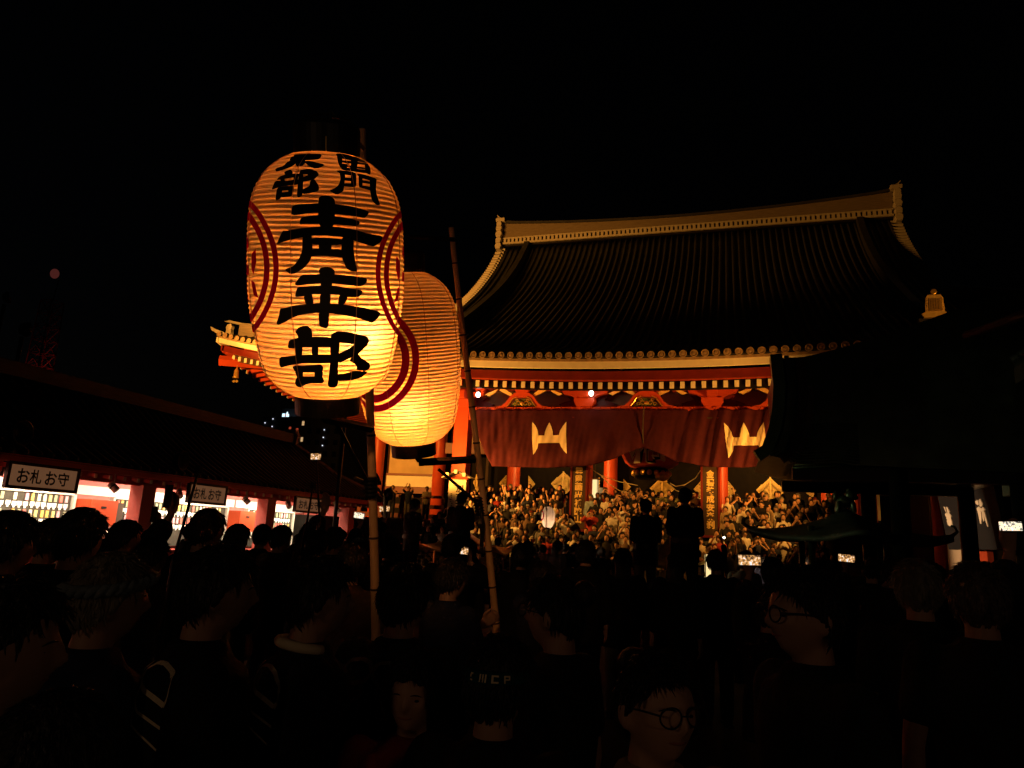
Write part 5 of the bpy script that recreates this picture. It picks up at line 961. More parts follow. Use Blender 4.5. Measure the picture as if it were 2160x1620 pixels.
arm([(-1.690, 4.64, 2.335), (-2.03, 4.45, 2.285)], .026, 4, bp2); arm([(-1.672, 4.73, 2.03), (-1.916, 4.53, 2.25)], .011, 6, bp2); arm([(-1.80, 4.28, 3.82), (-2.06, 4.03, 3.75)], .015, 4, bp2); arm([(-2.055, 4.03, 3.76), (-2.055, 4.03, 3.66)], .006, 6, bp2)
arm([(-2.03, 4.45, 2.29), (-2.058, 4.42, 2.34)], .012, 6, bp2)
b = MB()
for i in range(6): b.lathe([(-.012, .028), (0, .04), (.012, .028)], 12, (-1.664-.003*i, 4.735-.005*i, 1.97+.02*i), (-.1, -.24, .97))
b.sweep([(-1.66, 4.71, 2.0), (-1.63, 4.70, 1.9), (-1.635, 4.72, 1.72)], .014, 6); b.build('rope_binding', M['blackmetal'], bp2)['kind'] = 'stuff'

# ------------------------------------------------------------------ people
def fuse(mb, voxel, it=2, name='body'):
    me = bpy.data.meshes.new(name); me.from_pydata(mb.v, [], mb.f)
    bm = bmesh.new(); bm.from_mesh(me); bmesh.ops.recalc_face_normals(bm, faces=bm.faces); bm.to_mesh(me); bm.free()
    o = bpy.data.objects.new(name, me); COL.objects.link(o)
    r = o.modifiers.new('r', 'REMESH'); r.mode = 'VOXEL'; r.voxel_size = voxel; r.use_smooth_shade = True
    s = o.modifiers.new('s', 'SMOOTH'); s.iterations = it; s.factor = .5
    bpy.context.view_layer.update()
    out = bpy.data.meshes.new_from_object(o.evaluated_get(bpy.context.evaluated_depsgraph_get()))
    bpy.data.objects.remove(o); out.name = name; out.shade_smooth(); return out
HC = Vector((0, -.012, 1.585))
def g_(x, m, s): return math.exp(-((x-m)/s)**2)
def headp(az, el, off=0.0):
    d = Vector((math.sin(az)*math.cos(el), -math.cos(az)*math.cos(el), math.sin(el)))
    A, B, C = .074+off, .093+off, .117+off
    r = 1/math.sqrt((d.x/A)**2+(d.y/B)**2+(d.z/C)**2); p = d*r
    if p.z < 0:
        s = min(1, -p.z/.117)**1.6; p.x *= 1-.30*s; p.y = p.y*(1-.14*s) if p.y < 0 else p.y*(1-.45*s)
    b = .027*g_(az, 0, .15)*g_(el, -.16, .15)+.010*g_(az, 0, .12)*g_(el, .06, .18)+.005*g_(abs(az), .35, .3)*g_(el, .16, .08)-.011*g_(abs(az), .37, .17)*g_(el, .03, .10)
    b += .007*g_(az, 0, .24)*g_(el, -.47, .07)+.006*g_(az, 0, .24)*g_(el, -.60, .06)-.004*g_(az, 0, .24)*g_(el, -.535, .03)+.009*g_(az, 0, .3)*g_(el, -.84, .15)+.005*g_(abs(az), .62, .22)*g_(el, -.18, .16)
    return HC+p+d*b
def head(mb):
    nu, nv = 48, 30
    mb.add([headp(2*math.pi*i/nu, (-.5+.998*(j+.02)/nv)*math.pi) for j in range(nv+1) for i in range(nu)],
           [(j*nu+i, j*nu+(i+1) % nu, (j+1)*nu+(i+1) % nu, (j+1)*nu+i) for j in range(nv) for i in range(nu)]+[tuple(range(nu)), tuple(nv*nu+i for i in range(nu))])
    for s in (-1, 1): mb.ball((s*.077, .006, 1.572), (.012, .021, .034), 10, 8); mb.ball((s*.083, .012, 1.578), (.008, .016, .024), 8, 6)
def elbow(S, W, hint, a=.285, b=.255):
    S, W = Vector(S), Vector(W); v = W-S; d = min(v.length, (a+b)*.985); v = v.normalized(); W = S+v*d
    h = (a*a-b*b+d*d)/(2*d); q = math.sqrt(max(0, a*a-h*h)); u = Vector(hint); u = (u-v*u.dot(v)).normalized()
    return S+v*h+u*q, W
def hand(mb, w, d, n, side, curl):
    d = Vector(d).normalized(); n = Vector(n); n = (n-d*n.dot(d)).normalized(); c = d.cross(n).normalized()*side
    for i, (o, L) in enumerate(((-.030, .88), (-.010, 1.0), (.010, .94), (.029, .76))):
        k = w+d*(.092-.006*abs(i-1.2))+c*o
        mb.limb([w+d*.012+c*o*.55, k], [.0155, .0125], 8)
        p = k; q = d.copy(); pts = [k]
        for j, l in enumerate((.043, .028, .020)):
            q = (Matrix.Rotation(curl*(.8 if j == 0 else 1.0), 3, n.cross(d)*-1) @ q).normalized(); p = p+q*l*L; pts.append(p)
        mb.limb(pts, [.0105, .0098, .0088, .0075], 8)
    t = w+d*.028-c*.026; q = (d*.62-c*.62+n*.42).normalized(); p1 = t+q*.040; q2 = (d*.9-c*.15+n*.35).normalized(); p2 = p1+q2*.032; p3 = p2+(q2+c*.2).normalized()*.022
    mb.limb([w+d*.012-c*.01, t, p1, p2, p3], [.015, .0145, .0115, .0105, .0085], 8)
POSES = {  # left wrist, left hand dir, left palm, right wrist ..., curl
    'down': (((.235, -.02, .845), (.05, -.15, -1), (-1, 0, 0)), ((-.235, -.02, .845), (-.05, -.15, -1), (1, 0, 0)), .38),
    'phone': (((.075, -.25, 1.47), (-.15, -.12, 1), (-.5, .6, 0)), ((-.075, -.25, 1.47), (.15, -.12, 1), (.5, .6, 0)), .55),
    'above': (((.085, -.20, 1.69), (-.1, -.10, 1), (-.5, .5, 0)), ((-.085, -.20, 1.69), (.1, -.10, 1), (.5, .5, 0)), .55),
    'high': (((.13, -.20, 1.875), (-.02, -.08, 1), (-.4, .7, 0)), ((-.235, -.02, .845), (-.05, -.15, -1), (1, 0, 0)), .5),
    'chest': (((.06, -.21, 1.13), (-1, -.25, .25), (0, .6, -.6)), ((-.06, -.22, 1.16), (1, -.25, .25), (0, .6, -.6)), .5),
    'pole': (((.05, -.32, 1.30), (-.3, -.6, .5), (-.8, .2, .2)), ((-.02, -.33, 1.02), (.4, -.6, .4), (.8, .2, .2)), .95),
}
PHONE_AT = {'phone': Vector((0, -.215, 1.575)), 'above': Vector((0, -.155, 1.80)), 'high': Vector((.125, -.150, 1.99))}
SHO = [Vector((.178, .012, 1.388)), Vector((-.178, .012, 1.388))]
def joints(p):
    out = []
    for k, s in ((0, 1), (1, -1)):
        W = POSES[p][k][0]; up = W[2] > 1.3
        e, w = elbow(SHO[k], W, (s*.9, -.1, -.7) if up else (s*.5, .8, -.2)); out.append((SHO[k], e, w))
    return out
TOR = [(.84, .160, .112), (.95, .162, .118), (1.06, .146, .104), (1.2, .165, .116), (1.32, .180, .116), (1.39, .165, .098), (1.44, .09, .075)]
def make_body(p):
    b = MB(); b.loft([((0, .012, z), rx, ry) for z, rx, ry in TOR], 20)
    b.limb([(-.165, .012, 1.385), (.165, .012, 1.385)], [.05, .05]); b.loft([((0, .02-.012*i/3, 1.42+.05*i), .058-.004*i, .056-.002*i) for i in range(4)], 14)
    head(b)
    for (S, e, w), H, s in zip(joints(p), POSES[p][:2], (1, -1)):
        b.limb([S, S+(e-S)*.5, e, e+(w-e)*.35, w], [.052, .045, .036, .037, .024], 10); hand(b, w, H[1], H[2], s, POSES[p][2])
    for s in (1, -1):
        b.limb([(s*.085, .01, .88), (s*.092, -.005, .68), (s*.095, 0, .48), (s*.096, .022, .32), (s*.098, .03, .09)], [.088, .074, .052, .053, .034], 12)
        b.limb([(s*.1, .045, .045), (s*.108, -.06, .038), (s*.115, -.15, .028)], [.04, .036, .026], 10)
    return fuse(b, .0095, 2, 'body')
def make_top(p, kind):
    b = MB(); coat = kind == 'coat'; e_ = .02 if coat else .013
    T = [((0, .012, .70), .20, .15)]*coat + [((0, .012, z), rx+e_+(.016 if coat and z < 1.1 else 0), ry+e_+(.012 if coat else 0)) for z, rx, ry in ([(.80, .168, .118)] if not coat else [])+TOR[:-1]] + [((0, .014, 1.414), .130, .092), ((0, .016, 1.440), .092, .084), ((0, .02, 1.468), .073, .074)]
    b.loft(T, 20); b.limb([(-.165, .012, 1.372), (0, .012, 1.39), (.165, .012, 1.372)], [.058, .062, .058])
    for (S, e, w) in joints(p):
        if coat: b.limb([S, S+(e-S)*.5, e, e+(w-e)*.55], [.072, .075, .076, .078], 12)
        else: b.limb([S, S+(e-S)*.62], [.066, .062], 12)
    return fuse(b, .0135, 3, kind)
def make_trousers():
    b = MB(); b.loft([((0, .012, .80), .168, .125), ((0, .012, .93), .170, .124), ((0, .012, 1.0), .160, .116)], 20)
    for s in (1, -1): b.limb([(s*.085, .01, .88), (s*.092, -.005, .68), (s*.095, 0, .48), (s*.098, .022, .10)], [.102, .090, .075, .066], 12)
    return fuse(b, .014, 2, 'trousers')
def make_shoe():
    b = MB(); b.limb([(.1, .05, .045), (.108, -.06, .042), (.116, -.16, .032)], [.048, .044, .034], 10); b.span((.065, -.20, 0), (.155, .09, .02)); return fuse(b, .011, 2, 'shoe')
def make_hair(kind):
    b = MB(); nu, nv = 56, 34; random.seed(hash(kind) % 97 if False else len(kind))
    thr = {'short': [.66, .58, .30, .10, -.55, -.85], 'bob': [.60, .52, .05, -.62, -.85, -.9], 'bun': [.70, .62, .32, .10, -.50, -.75], 'long': [.62, .5, .05, -.5, -.9, -1.0]}[kind]
    o_ = {'short': .017, 'bob': .026, 'bun': .012, 'long': .024}[kind]
    pts = []
    for j in range(nv+1):
        for i in range(nu):
            az = -math.pi+2*math.pi*i/nu; el = (-.5+.998*(j+.02)/nv)*math.pi
            t = float(np.interp(abs(az), [0, .7, 1.0, 1.35, 1.8, 3.15], thr))+.05*math.sin(az*9)
            k = min(1, max(0, (el-t)/.10)); n = .0035*math.sin(az*23+el*5)+.003*math.sin(az*41-el*9)
            pts.append(headp(az, el, 0)+(headp(az, el, 0)-HC).normalized()*(-.014+(.014+o_+n)*k))
    b.add(pts, [(j*nu+i, j*nu+(i+1) % nu, (j+1)*nu+(i+1) % nu, (j+1)*nu+i) for j in range(nv) for i in range(nu)]+[tuple(range(nu)), tuple(nv*nu+i for i in range(nu))])
    for q in range(520):
        az = random.uniform(-math.pi, math.pi); t = float(np.interp(abs(az), [0, .7, 1.0, 1.35, 1.8, 3.15], thr)); el = random.uniform(t+.02, 1.5); 
        if el > 1.1 and random.random() < .5: el = random.uniform(t+.02, 1.1)
        if 1.15 < abs(az) < 1.85 and el < .34 and kind in ('short', 'bun'): continue
        n = (headp(az, el)-HC).normalized(); p = headp(az, el)+n*(o_-.002); dn = Vector((random.uniform(-.35, .35), random.uniform(-.2, .2), -1)); dn = (dn-n*dn.dot(n)); dn = dn.normalized() if dn.length > .05 else Vector((0, 1, 0)); L = random.uniform(.022, .05)
        b.sweep([p-dn*L*.4, p+dn*L*.2+n*.004, p+dn*L*.8+n*random.uniform(.001, .011)], [.0035, .003, .0006], 4, False)
    if kind == 'bun': b.ball((0, .10, 1.66), (.045, .04, .045), 12, 8)
    if kind == 'long': b.loft([((0, .052, 1.62), .08, .06), ((0, .066, 1.5), .088, .05), ((0, .075, 1.36), .09, .04), ((0, .078, 1.24), .07, .02)], 16)
    return b.mesh('hair', True)
def make_cap():
    b = MB(); nu, nv = 32, 10
    b.add([headp(2*math.pi*i/nu, .42+(1.56-.42)*j/nv)+(headp(2*math.pi*i/nu, .42+(1.56-.42)*j/nv)-HC).normalized()*.022 for j in range(nv+1) for i in range(nu)],
          [(j*nu+i, j*nu+(i+1) % nu, (j+1)*nu+(i+1) % nu, (j+1)*nu+i) for j in range(nv) for i in range(nu)]+[tuple(nv*nu+i for i in range(nu))])
    b.slab(lambda u, v: (lambda a: ((.088+.0*v)*math.sin(a), HC.y-(.105+.075*v)*math.cos(a), 1.637-.02*v))(-1.0+2.0*u), 12, 3, (0, 0, .006))
    return b.mesh('cap', True)
def make_glasses():
    b = MB()
    for s in (-1, 1):
        pts = [(s*.034+.027*math.cos(a), -.118+.004*abs(math.cos(a)), 1.592+.021*math.sin(a)) for a in np.linspace(0, 2*math.pi, 21)]
        b.sweep(pts, .0022, 6); b.sweep([(s*.061, -.112, 1.597), (s*.077, -.06, 1.597), (s*.082, .01, 1.59)], .0022, 6)
    b.sweep([(-.008, -.121, 1.596), (.008, -.121, 1.596)], .002, 6); return b.mesh('glasses', True)
def make_eye(s):
    b = MB(); p = headp(s*.36, .035); b.ball((p.x, p.y-.001, p.z), (.013, .006, .0055), 10, 6)
    b.sweep([headp(s*(.18+.4*t), .21+.04*math.sin(3*t)-.04*t)+Vector((0, -.002, 0)) for t in (0, .33, .66, 1.0)], [.0012, .0022, .002, .001], 6); return b.mesh('eye', True)
def make_lips():
    b = MB(); b.sweep([headp(a, -.535)+Vector((0, -.0015, 0)) for a in (-.3, -.15, 0, .15, .3)], [.001, .0032, .0036, .0032, .001], 6); return b.mesh('mouth', True)
def band_mesh(el0, el1, off):
    b = MB(); nu = 48
    def q(a, el): p = headp(a, el); return p+(p-HC).normalized()*off
    b.slab(lambda u, v: tuple(q(2*math.pi*u, el0+(el1-el0)*v+.10*math.cos(2*math.pi*u))), nu, 3, (0, 0, .001)); return b.mesh('headband', True)
def twist_mesh():
    b = MB(); nu = 64
    for ph in (0, math.pi):
        pts = []
        for i in range(nu+1):
            a = 2*math.pi*i/nu; p = headp(a, .42+.16*math.cos(a)); n = (p-HC).normalized(); w = 14*a+ph
            pts.append(p+n*(.026+.009*math.cos(w))+Vector((0, 0, .009*math.sin(w))))
        b.sweep(pts, .0115, 8)
    return b.mesh('headband', True)
BODY = {p: make_body(p) for p in POSES}
TOPS = {(p, k): make_top(p, k) for p in POSES for k in ('tee', 'coat')}
for m_ in BODY.values(): m_.materials.append(M['skin'])
for m_ in TOPS.values(): m_.materials.append(M['cloth'])
TROU = make_trousers(); TROU.materials.append(M['cloth']); SHOE = make_shoe(); SHOE.materials.append(M['cloth'])
SHOE2 = SHOE.copy(); SHOE2.transform(Matrix.Scale(-1, 4, (1, 0, 0))); SHOE2.flip_normals()
HAIR = {k: make_hair(k) for k in ('short', 'bob', 'bun', 'long')}
for m_ in HAIR.values(): m_.materials.append(M['hair'])
CAP = make_cap(); CAP.materials.append(M['cloth']); GLASS = make_glasses(); GLASS.materials.append(M['blackmetal'])
EYES = [make_eye(1), make_eye(-1)]; LIPS = make_lips(); BAND = band_mesh(.30, .58, .022); TWIST = twist_mesh()
for m_ in EYES: m_.materials.append(M['eye'])
M['lip'] = mat('lips', (.34, .12, .09), .5); LIPS.materials.append(M['lip']); BAND.materials.append(M['cloth']); TWIST.materials.append(M['cloth'])
PHM = {}
def _ph():
    b = MB().span((-.077, -.0045, -.037), (.077, .0045, .037)); m = b.mesh('case'); m.materials.append(M['blackmetal'])
    s = MB().span((-.074, .0047, -.034), (.074, .0055, .034)).mesh('screen')
    l = MB().lathe([(0, .009), (.003, .009)], 12, (-.055, -.0046, .018), (0, -1, 0)).lathe([(0, .009), (.003, .009)], 12, (-.035, -.0046, .018), (0, -1, 0)).mesh('lens'); l.materials.append(M['eye'])
    return m, s, l
PCASE, PSCR, PLENS = _ph()
SCR = {}
for k in ('screen', 'screenbright'):
    SCR[k] = PSCR.copy(); SCR[k].materials.append(M[k])
def phone(world, rz, label, scr='screen', upright=False, tilt=0, s=1.0):
    t = thing('phone', label, 'phone', world, rz, 'phones held up in the crowd'); t.rotation_euler = (0, R(90) if upright else R(tilt), rz); t.scale = (s, s, s)
    link('case', PCASE, None, t); link('lens', PLENS, None, t)
    if scr: link('screen', SCR[scr], None, t)
    return t
CN = {'black': (.012, .012, .013), 'white': (.62, .60, .56), 'grey': (.16, .16, .16), 'navy': (.02, .025, .05), 'tan': (.34, .25, .15), 'olive': (.12, .12, .05), 'red': (.32, .04, .03), 'pale blue': (.25, .33, .40), 'pink': (.5, .25, .25), 'brown': (.10, .06, .035), 'cream': (.55, .48, .36)}
def person(x, y, z, h, rz, label, pose='down', top='tee', col='black', hair='short', haircol=(.012, .010, .009), cap=None, glasses=False, face=False, group=None, skin=None, legs=True):
    t = thing('person', label, 'person', (x, y, z), rz, group); s = h/1.70; t.scale = (s, s, s)
    k = random.uniform(.82, 1.12); sk = skin or (.50*k, .285*k, .185*k)
    b = link('body', BODY[pose], None, t); b.color = (*sk, 1)
    c = link('coat' if top == 'coat' else 'shirt', TOPS[(pose, top)], None, t); c.color = (*CN.get(col, col if not isinstance(col, str) else (.05,)*3), 1)
    if legs:
        q = link('trousers', TROU, None, t); q.color = (*random.choice([(.015, .015, .02), (.03, .035, .06), (.12, .11, .09)]), 1)
        for m in (SHOE, SHOE2): link('shoe', m, None, t).color = (.03, .03, .03, 1)
    hh = link('hair', HAIR[hair], None, t); hh.color = (*haircol, 1)
    if cap: link('cap', CAP, None, t).color = (*CN[cap], 1)
    if glasses: link('glasses', GLASS, None, t)
    if face:
        for e in EYES: link('eye', e, None, t)
        link('mouth', LIPS, None, t)
    return t
ORD = 'first second third fourth fifth sixth seventh eighth ninth tenth eleventh twelfth thirteenth fourteenth fifteenth sixteenth seventeenth eighteenth nineteenth twentieth'.split()
ORD += ['twenty-'+o for o in ORD[:9]]+['thirtieth']+['thirty-'+o for o in ORD[:9]]
def hold(P, rz, pose):
    """where someone stands, and how tall, so that the phone they hold is at P"""
    q = PHONE_AT[pose]; s = P[2]/q.z; c, n = math.cos(rz), math.sin(rz)
    return (P[0]-s*(q.x*c-q.y*n), P[1]-s*(q.x*n+q.y*c), 1.70*s)

# crowd packed on the stairs, facing the court
random.seed(42)
ROWN = ['bottom', 'second', 'third', 'fourth', 'fifth', 'sixth', 'seventh', 'top']
SG = 'crowd packed on the temple stairs'
for r in range(8):
    yy = 24.9+.9*r if r < 7 else 31.55; zz = .172*(2*r+1) if r < 7 else 2.42
    x = -11.3+random.uniform(0, .4); i = 0
    while x < (3.9 if r > 3 else 3.2):
        if r >= 6 and any(abs(x-c) < .62 for c in (-11.62, -6.05, -.72, 4.9)): x += .3; continue
        if r <= 3 and abs(x+10.5) < .55: x += .4; continue
        if r >= 2 and any(abs(x*29.6/yy-c) < .52 for c in (-6.1, -.78)): x += .25; continue
        pose = random.choices(['down', 'phone', 'above', 'high', 'chest'], [.62, .13, .03, .05, .17])[0]
        col = random.choices(['black', 'white', 'grey', 'navy', 'tan', 'olive', 'red', 'pale blue', 'cream', 'brown'], [.48, .17, .05, .1, .05, .04, .03, .01, .05, .02])[0]
        top = random.choice(['tee', 'tee', 'coat']); cap = random.choice(['white', 'black', 'cream', 'red']) if random.random() < .16 else None
        hr = random.choice(['short', 'short', 'bob', 'long', 'bun']); hc = random.choice([(.012, .010, .009)]*4+[(.05, .03, .018), (.16, .15, .14)])
        lab = '%s person from the left in the %s stair row, %s %s%s' % (ORD[i], ROWN[r], col, 'coat' if top == 'coat' else 'shirt', ', '+cap+' cap' if cap else (', phone raised' if pose in PHONE_AT else ''))
        px_, py_ = x+random.uniform(-.08, .08), yy+random.uniform(-.12, .12); h = random.uniform(1.52, 1.82); rz = random.uniform(-.55, .55)+.1
        p = person(px_, py_, zz, h, rz, lab, pose, top, col, hr, hc, cap, random.random() < .12, group=SG)
        if pose in PHONE_AT:
            q = PHONE_AT[pose]*(h/1.70); c, n = math.cos(rz), math.sin(rz)
            phone((px_+q.x*c-q.y*n, py_+q.x*n+q.y*c, zz+q.z), rz, 'phone held by the %s person from the left in the %s stair row' % (ORD[i], ROWN[r]), None)
        x += random.uniform(.52, .72); i += 1
def crowd_fill():
    vs, fs, mi = [], [], []
    def put(mb, m):
        k = len(vs); vs.extend(mb.v); fs.extend(tuple(i+k for i in f) for f in mb.f); mi.extend([m]*len(mb.f))
    for r in range(8):
        yy = 24.9+.9*r+.46; zz = .172*(2*r+2) if r < 7 else 2.42
        x = -11.2+random.random()*.5
        while x < (3.9 if r > 3 else 3.1):
            if not (r >= 2 and any(abs(x*29.6/yy-c) < .52 for c in (-6.1, -.78))) and not (r >= 5 and any(abs(x-c) < .6 for c in (-11.62, -6.05, -.72))):
                s = random.uniform(.92, 1.05); c = Vector((x+random.uniform(-.1, .1), yy+random.uniform(-.1, .1), zz)); P = lambda q: c+Vector(q)*s; m = random.choice([2, 2, 2, 2, 2, 2, 3, 4, 5])
                put(MB().loft([(P((0, 0, z)), rx*s, ry*s) for z, rx, ry in ((0.02, .15, .11), (.85, .17, .12), (1.2, .18, .12), (1.38, .17, .10), (1.44, .07, .06), (1.5, .055, .055))], 10), m)
                put(MB().ball(P((0, -.01, 1.58)), (.075*s, .092*s, .115*s), 10, 7), 0); put(MB().ball(P((0, .015, 1.615)), (.086*s, .095*s, .105*s), 10, 7), 1)
                up = random.random() < .22
                for sd in (-1, 1):
                    e = P((sd*.27, -.10, 1.16)); w = P((sd*.06, -.24, 1.48)) if up else P((sd*.2, -.12, .92))
                    put(MB().limb([P((sd*.175, 0, 1.38)), e], [.055*s, .046*s], 6), m); put(MB().limb([e, w], [.042*s, .03*s], 6), 0); put(MB().ball(w, .042*s, 6, 4), 0)
            x += random.uniform(.5, .75)
    me = bpy.data.meshes.new('stair_crowd'); me.from_pydata(vs, [], fs)
    cols = [('crowd_skin', (.46, .26, .17)), ('crowd_hair', (.012, .01, .009)), ('crowd_black', (.014, .014, .015)), ('crowd_white', (.58, .55, .48)), ('crowd_brown', (.14, .09, .06)), ('crowd_navy', (.03, .035, .06))]
    for n, c in cols: me.materials.append(mat(n, c, .8, var=.15, spec=.2))
    me.polygons.foreach_set('material_index', mi); me.shade_smooth()
    o = bpy.data.objects.new('stair_crowd', me); COL.objects.link(o); tag(o, 'people squeezed in between the rows on the temple stairs', 'crowd', None, 'stuff')
crowd_fill()
# a few people on the left verandah
for x, y, pose, lab, col in ((-16.6, 33.5, 'phone', 'person filming from the left verandah beside the orange wall, left end', 'black'), (-15.75, 33.6, 'above', 'person holding a phone up behind the verandah railing', 'navy'), (-14.7, 33.5, 'chest', 'person leaning over the verandah railing in a pale shirt', 'cream'), (-13.6, 33.7, 'down', 'dark clothed person near the signpost end of the verandah', 'black'), (-13.0, 33.5, 'down', 'person in grey beside the signpost on the verandah', 'grey')):
    person(x, y, 2.42, 1.68, .15, lab, pose, 'tee', col, group='people on the left verandah')

# portable shrines carried in the crowd, and the people standing on them
def mikoshi(x, y, rz, label, s=1.0):
    t = thing('portable_shrine', label, 'shrine', (x, y, 0), rz); t.scale = (s, s, s)
    for dx in (-.55, .55):
        MB().span((dx-.06, -2.0, .74), (dx+.06, 1.6, .86)).build('carrying_beam', M['darkwood'], t)
        for dy in (-1.6, 1.2): MB().span((dx-.05, dy-.05, 0), (dx+.05, dy+.05, .74)).build('trestle_leg', M['darkwood'], t)
    for dy in (-.5, .5): MB().span((-.9, dy-.05, .66), (.9, dy+.05, .74)).build('cross_beam', M['darkwood'], t)
    MB().span((-.62, -2.0, .861), (.62, -.75, .90)).build('deck', M['darkwood'], t)
    MB().span((-.5, -.5, .87), (.5, .5, 1.0)).build('base', M['gold'], t); MB().span((-.36, -.36, 1.0), (.36, .36, 1.42)).build('body', M['gold'], t)
    for a in (-1, 1):
        for c in (-1, 1): MB().lathe([(1.0, .035), (1.5, .035)], 8, (a*.42, c*.42, 0)).build('corner_post', M['gold'], t)
    def f(u, v):
        an = 2*math.pi*u; k = max(abs(math.cos(an)), abs(math.sin(an))); r = .78*v/k*(.82+.18*v); return (r*math.cos(an), r*math.sin(an), 1.98-.46*v**.6+.16*(v**6)*(1/k-1)/.41)
    MB().slab(f, 32, 8, (0, 0, -.04)).build('roof', M['gold'], t, smooth=False)
    b = MB(); b.ball((0, 0, 2.08), (.05, .09, .07), 8, 6); b.limb([(0, -.07, 2.12), (0, -.11, 2.22), (0, -.14, 2.22)], [.03, .022, .015], 6)
    for sx in (-1, 1): b.prism([(0, 0), (.25*sx, .22), (.30*sx, .12), (.16*sx, -.03)], lambda u, v, d: (u, d, 2.08+v), .015)
    b.prism([(0, 0), (.22, .2), (.28, .08), (.1, -.04)], lambda u, v, d: (d, u+.05, 2.08+v), .015); b.build('phoenix', M['gold'], t, smooth=True)
    b = MB(); random.seed(int(x*10) % 50)
    for i in range(120):
        an = random.uniform(0, 6.28); k = max(abs(math.cos(an)), abs(math.sin(an))); r = random.uniform(.55, .78)/k; b.ball((r*math.cos(an), r*math.sin(an), random.uniform(1.05, 1.52)), random.uniform(.018, .04), 6, 4)
    b.build('hanging_ornaments', M['gold'], t); return t
mikoshi(-4.75, 12.75, .05, 'gilt portable shrine behind the two men standing left of the leaning pole')
mikoshi(-.95, 12.0, -.05, 'gilt portable shrine behind the dark standing pair before the right plaque')
for x, y, zt, rz, lab, col, top in ((-4.33, 11.35, 2.51, R(178), 'man in a belted festival coat standing above the crowd beside the signpost', (.05, .035, .03), 'coat'), (-5.15, 11.25, 2.36, R(150), 'stooping man in a festival coat on the shrine, left of the signpost', (.05, .035, .03), 'coat'),
                                     (-.62, 10.45, 2.62, R(172), 'broad dark figure standing above the crowd left of the right plaque', (.010, .010, .011), 'coat'), (-1.16, 10.4, 2.44, R(200), 'shorter dark figure standing beside the broad one before the stairs', (.010, .010, .011), 'coat')):
    t = person(x, y, .90, zt-.90, rz, lab, 'chest', top, col, 'short', group='people standing on the portable shrines', face=True)
    MB().loft([((0, .012, .95), .205, .16), ((0, .012, 1.02), .20, .155)], 24).build('sash', M['blackwood'], t)
# lit paper sign lamp on the right shrine and the small round lantern on its pole
pl = thing('sign_lamp', 'glowing white upright paper lamp with brushed writing, beside the right portable shrine', 'lamp', (-.30, 11.2, 1.36), R(8))
MB().span((-.075, -.06, 0), (.075, .06, .36)).build('paper_box', M['paperlit'], pl); b = MB()
for a in (-1, 1):
    for c in (-1, 1): b.box((a*.078, c*.063, .18), (.012, .012, .38))
b.box((0, 0, -.6), (.03, .03, 1.2)); b.build('frame', M['darkwood'], pl)
b = MB(); random.seed(2)
for i in range(9): b.box((.03+random.uniform(-.02, .02), -.0615, .33-.036*i), (random.uniform(.03, .06), .003, .02), Matrix.Rotation(random.uniform(-.4, .4), 3, 'Y'))
b.build('brushed_writing', M['black'], pl)
sl = thing('small_lantern', 'small pale round paper lantern with a red ring, on a pole before the stairs', 'lantern', (-4.67, 18.76, 2.12))
LH = .55
def slr(v): return .06+.12*math.sin(math.pi*min(1, max(0, v)))**.45
MB().lathe([(LH*i/60, slr(i/60)+.002*abs(math.sin(math.pi*i/5))) for i in range(61)], 32).build('paper_body', M['washipink'], sl, smooth=True)
MB().lathe([(-.04, .06), (0, .065)], 20).build('bottom_ring', M['blackwood'], sl); MB().lathe([(LH, .065), (LH+.04, .06)], 20).build('top_ring', M['blackwood'], sl)
b = MB(); b.add([((slr(.55+.24*s*math.sin(a))+.004)*math.sin(-1.15+.75*s*math.cos(a)), -(slr(.55+.24*s*math.sin(a))+.004)*math.cos(-1.15+.75*s*math.cos(a)), LH*(.55+.24*s*math.sin(a))) for a in np.linspace(0, 2*math.pi, 33) for s in (.75, 1)], [(2*i, 2*i+1, 2*i+3, 2*i+2) for i in range(32)])
b.build('crest_ring', M['washired'], sl); MB().sweep([(0, -.2, -1.4), (0, -.2, .75)], .013, 8).build('pole', M['bamboo'], sl); MB().sweep([(0, -.2, .68), (0, 0, .66), (0, 0, .58)], .008, 6).build('hook', M['blackmetal'], sl)
l = bpy.data.lights.new('small_lantern_bulb', 'POINT'); l.energy = 2.6; l.color = (1, .62, .36); l.shadow_soft_size = .03
lo = bpy.data.objects.new('small_lantern_bulb', l); COL.objects.link(lo); lo.parent = sl; lo.location = (0, 0, .17)
person(-4.67, 18.35, 0, 1.66, R(190), 'person carrying the small pale lantern before the stairs', 'pole', 'tee', 'tan', face=True)
# drum on its stand by the left middle column
dr = thing('drum', 'big round drum on a stand among the crowd, right of the left plaque', 'drum', (-5.05, 31.9, 2.42))
MB().lathe([(-.3, .34), (-.28, .37), (0, .42), (.28, .37), (.3, .34)], 28, (0, 0, 1.05), (0.25, -1, 0)).build('barrel', M['darkwood'], dr, smooth=True); MB().lathe([(.285, .38), (.315, .37), (.316, .01)], 28, (0, 0, 1.05), (.25, -1, 0)).build('drum_skin', M['crest'], dr)
b = MB(); b.span((-.5, -.1, 0), (-.42, .1, 1.5)); b.span((.42, -.1, 0), (.5, .1, 1.1)); b.span((-.5, -.2, 0), (.5, .2, .12)); b.build('stand', M['darkwood'], dr)
nb = thing('notice_stand', 'pale upright notice board standing beside the drum', 'sign', (-5.42, 31.5, 2.42)); MB().span((-.15, 0, .2), (.15, .05, 1.75)).build('board', M['cream'], nb); MB().span((-.2, -.05, 0), (.2, .1, .2)).build('foot', M['darkwood'], nb)

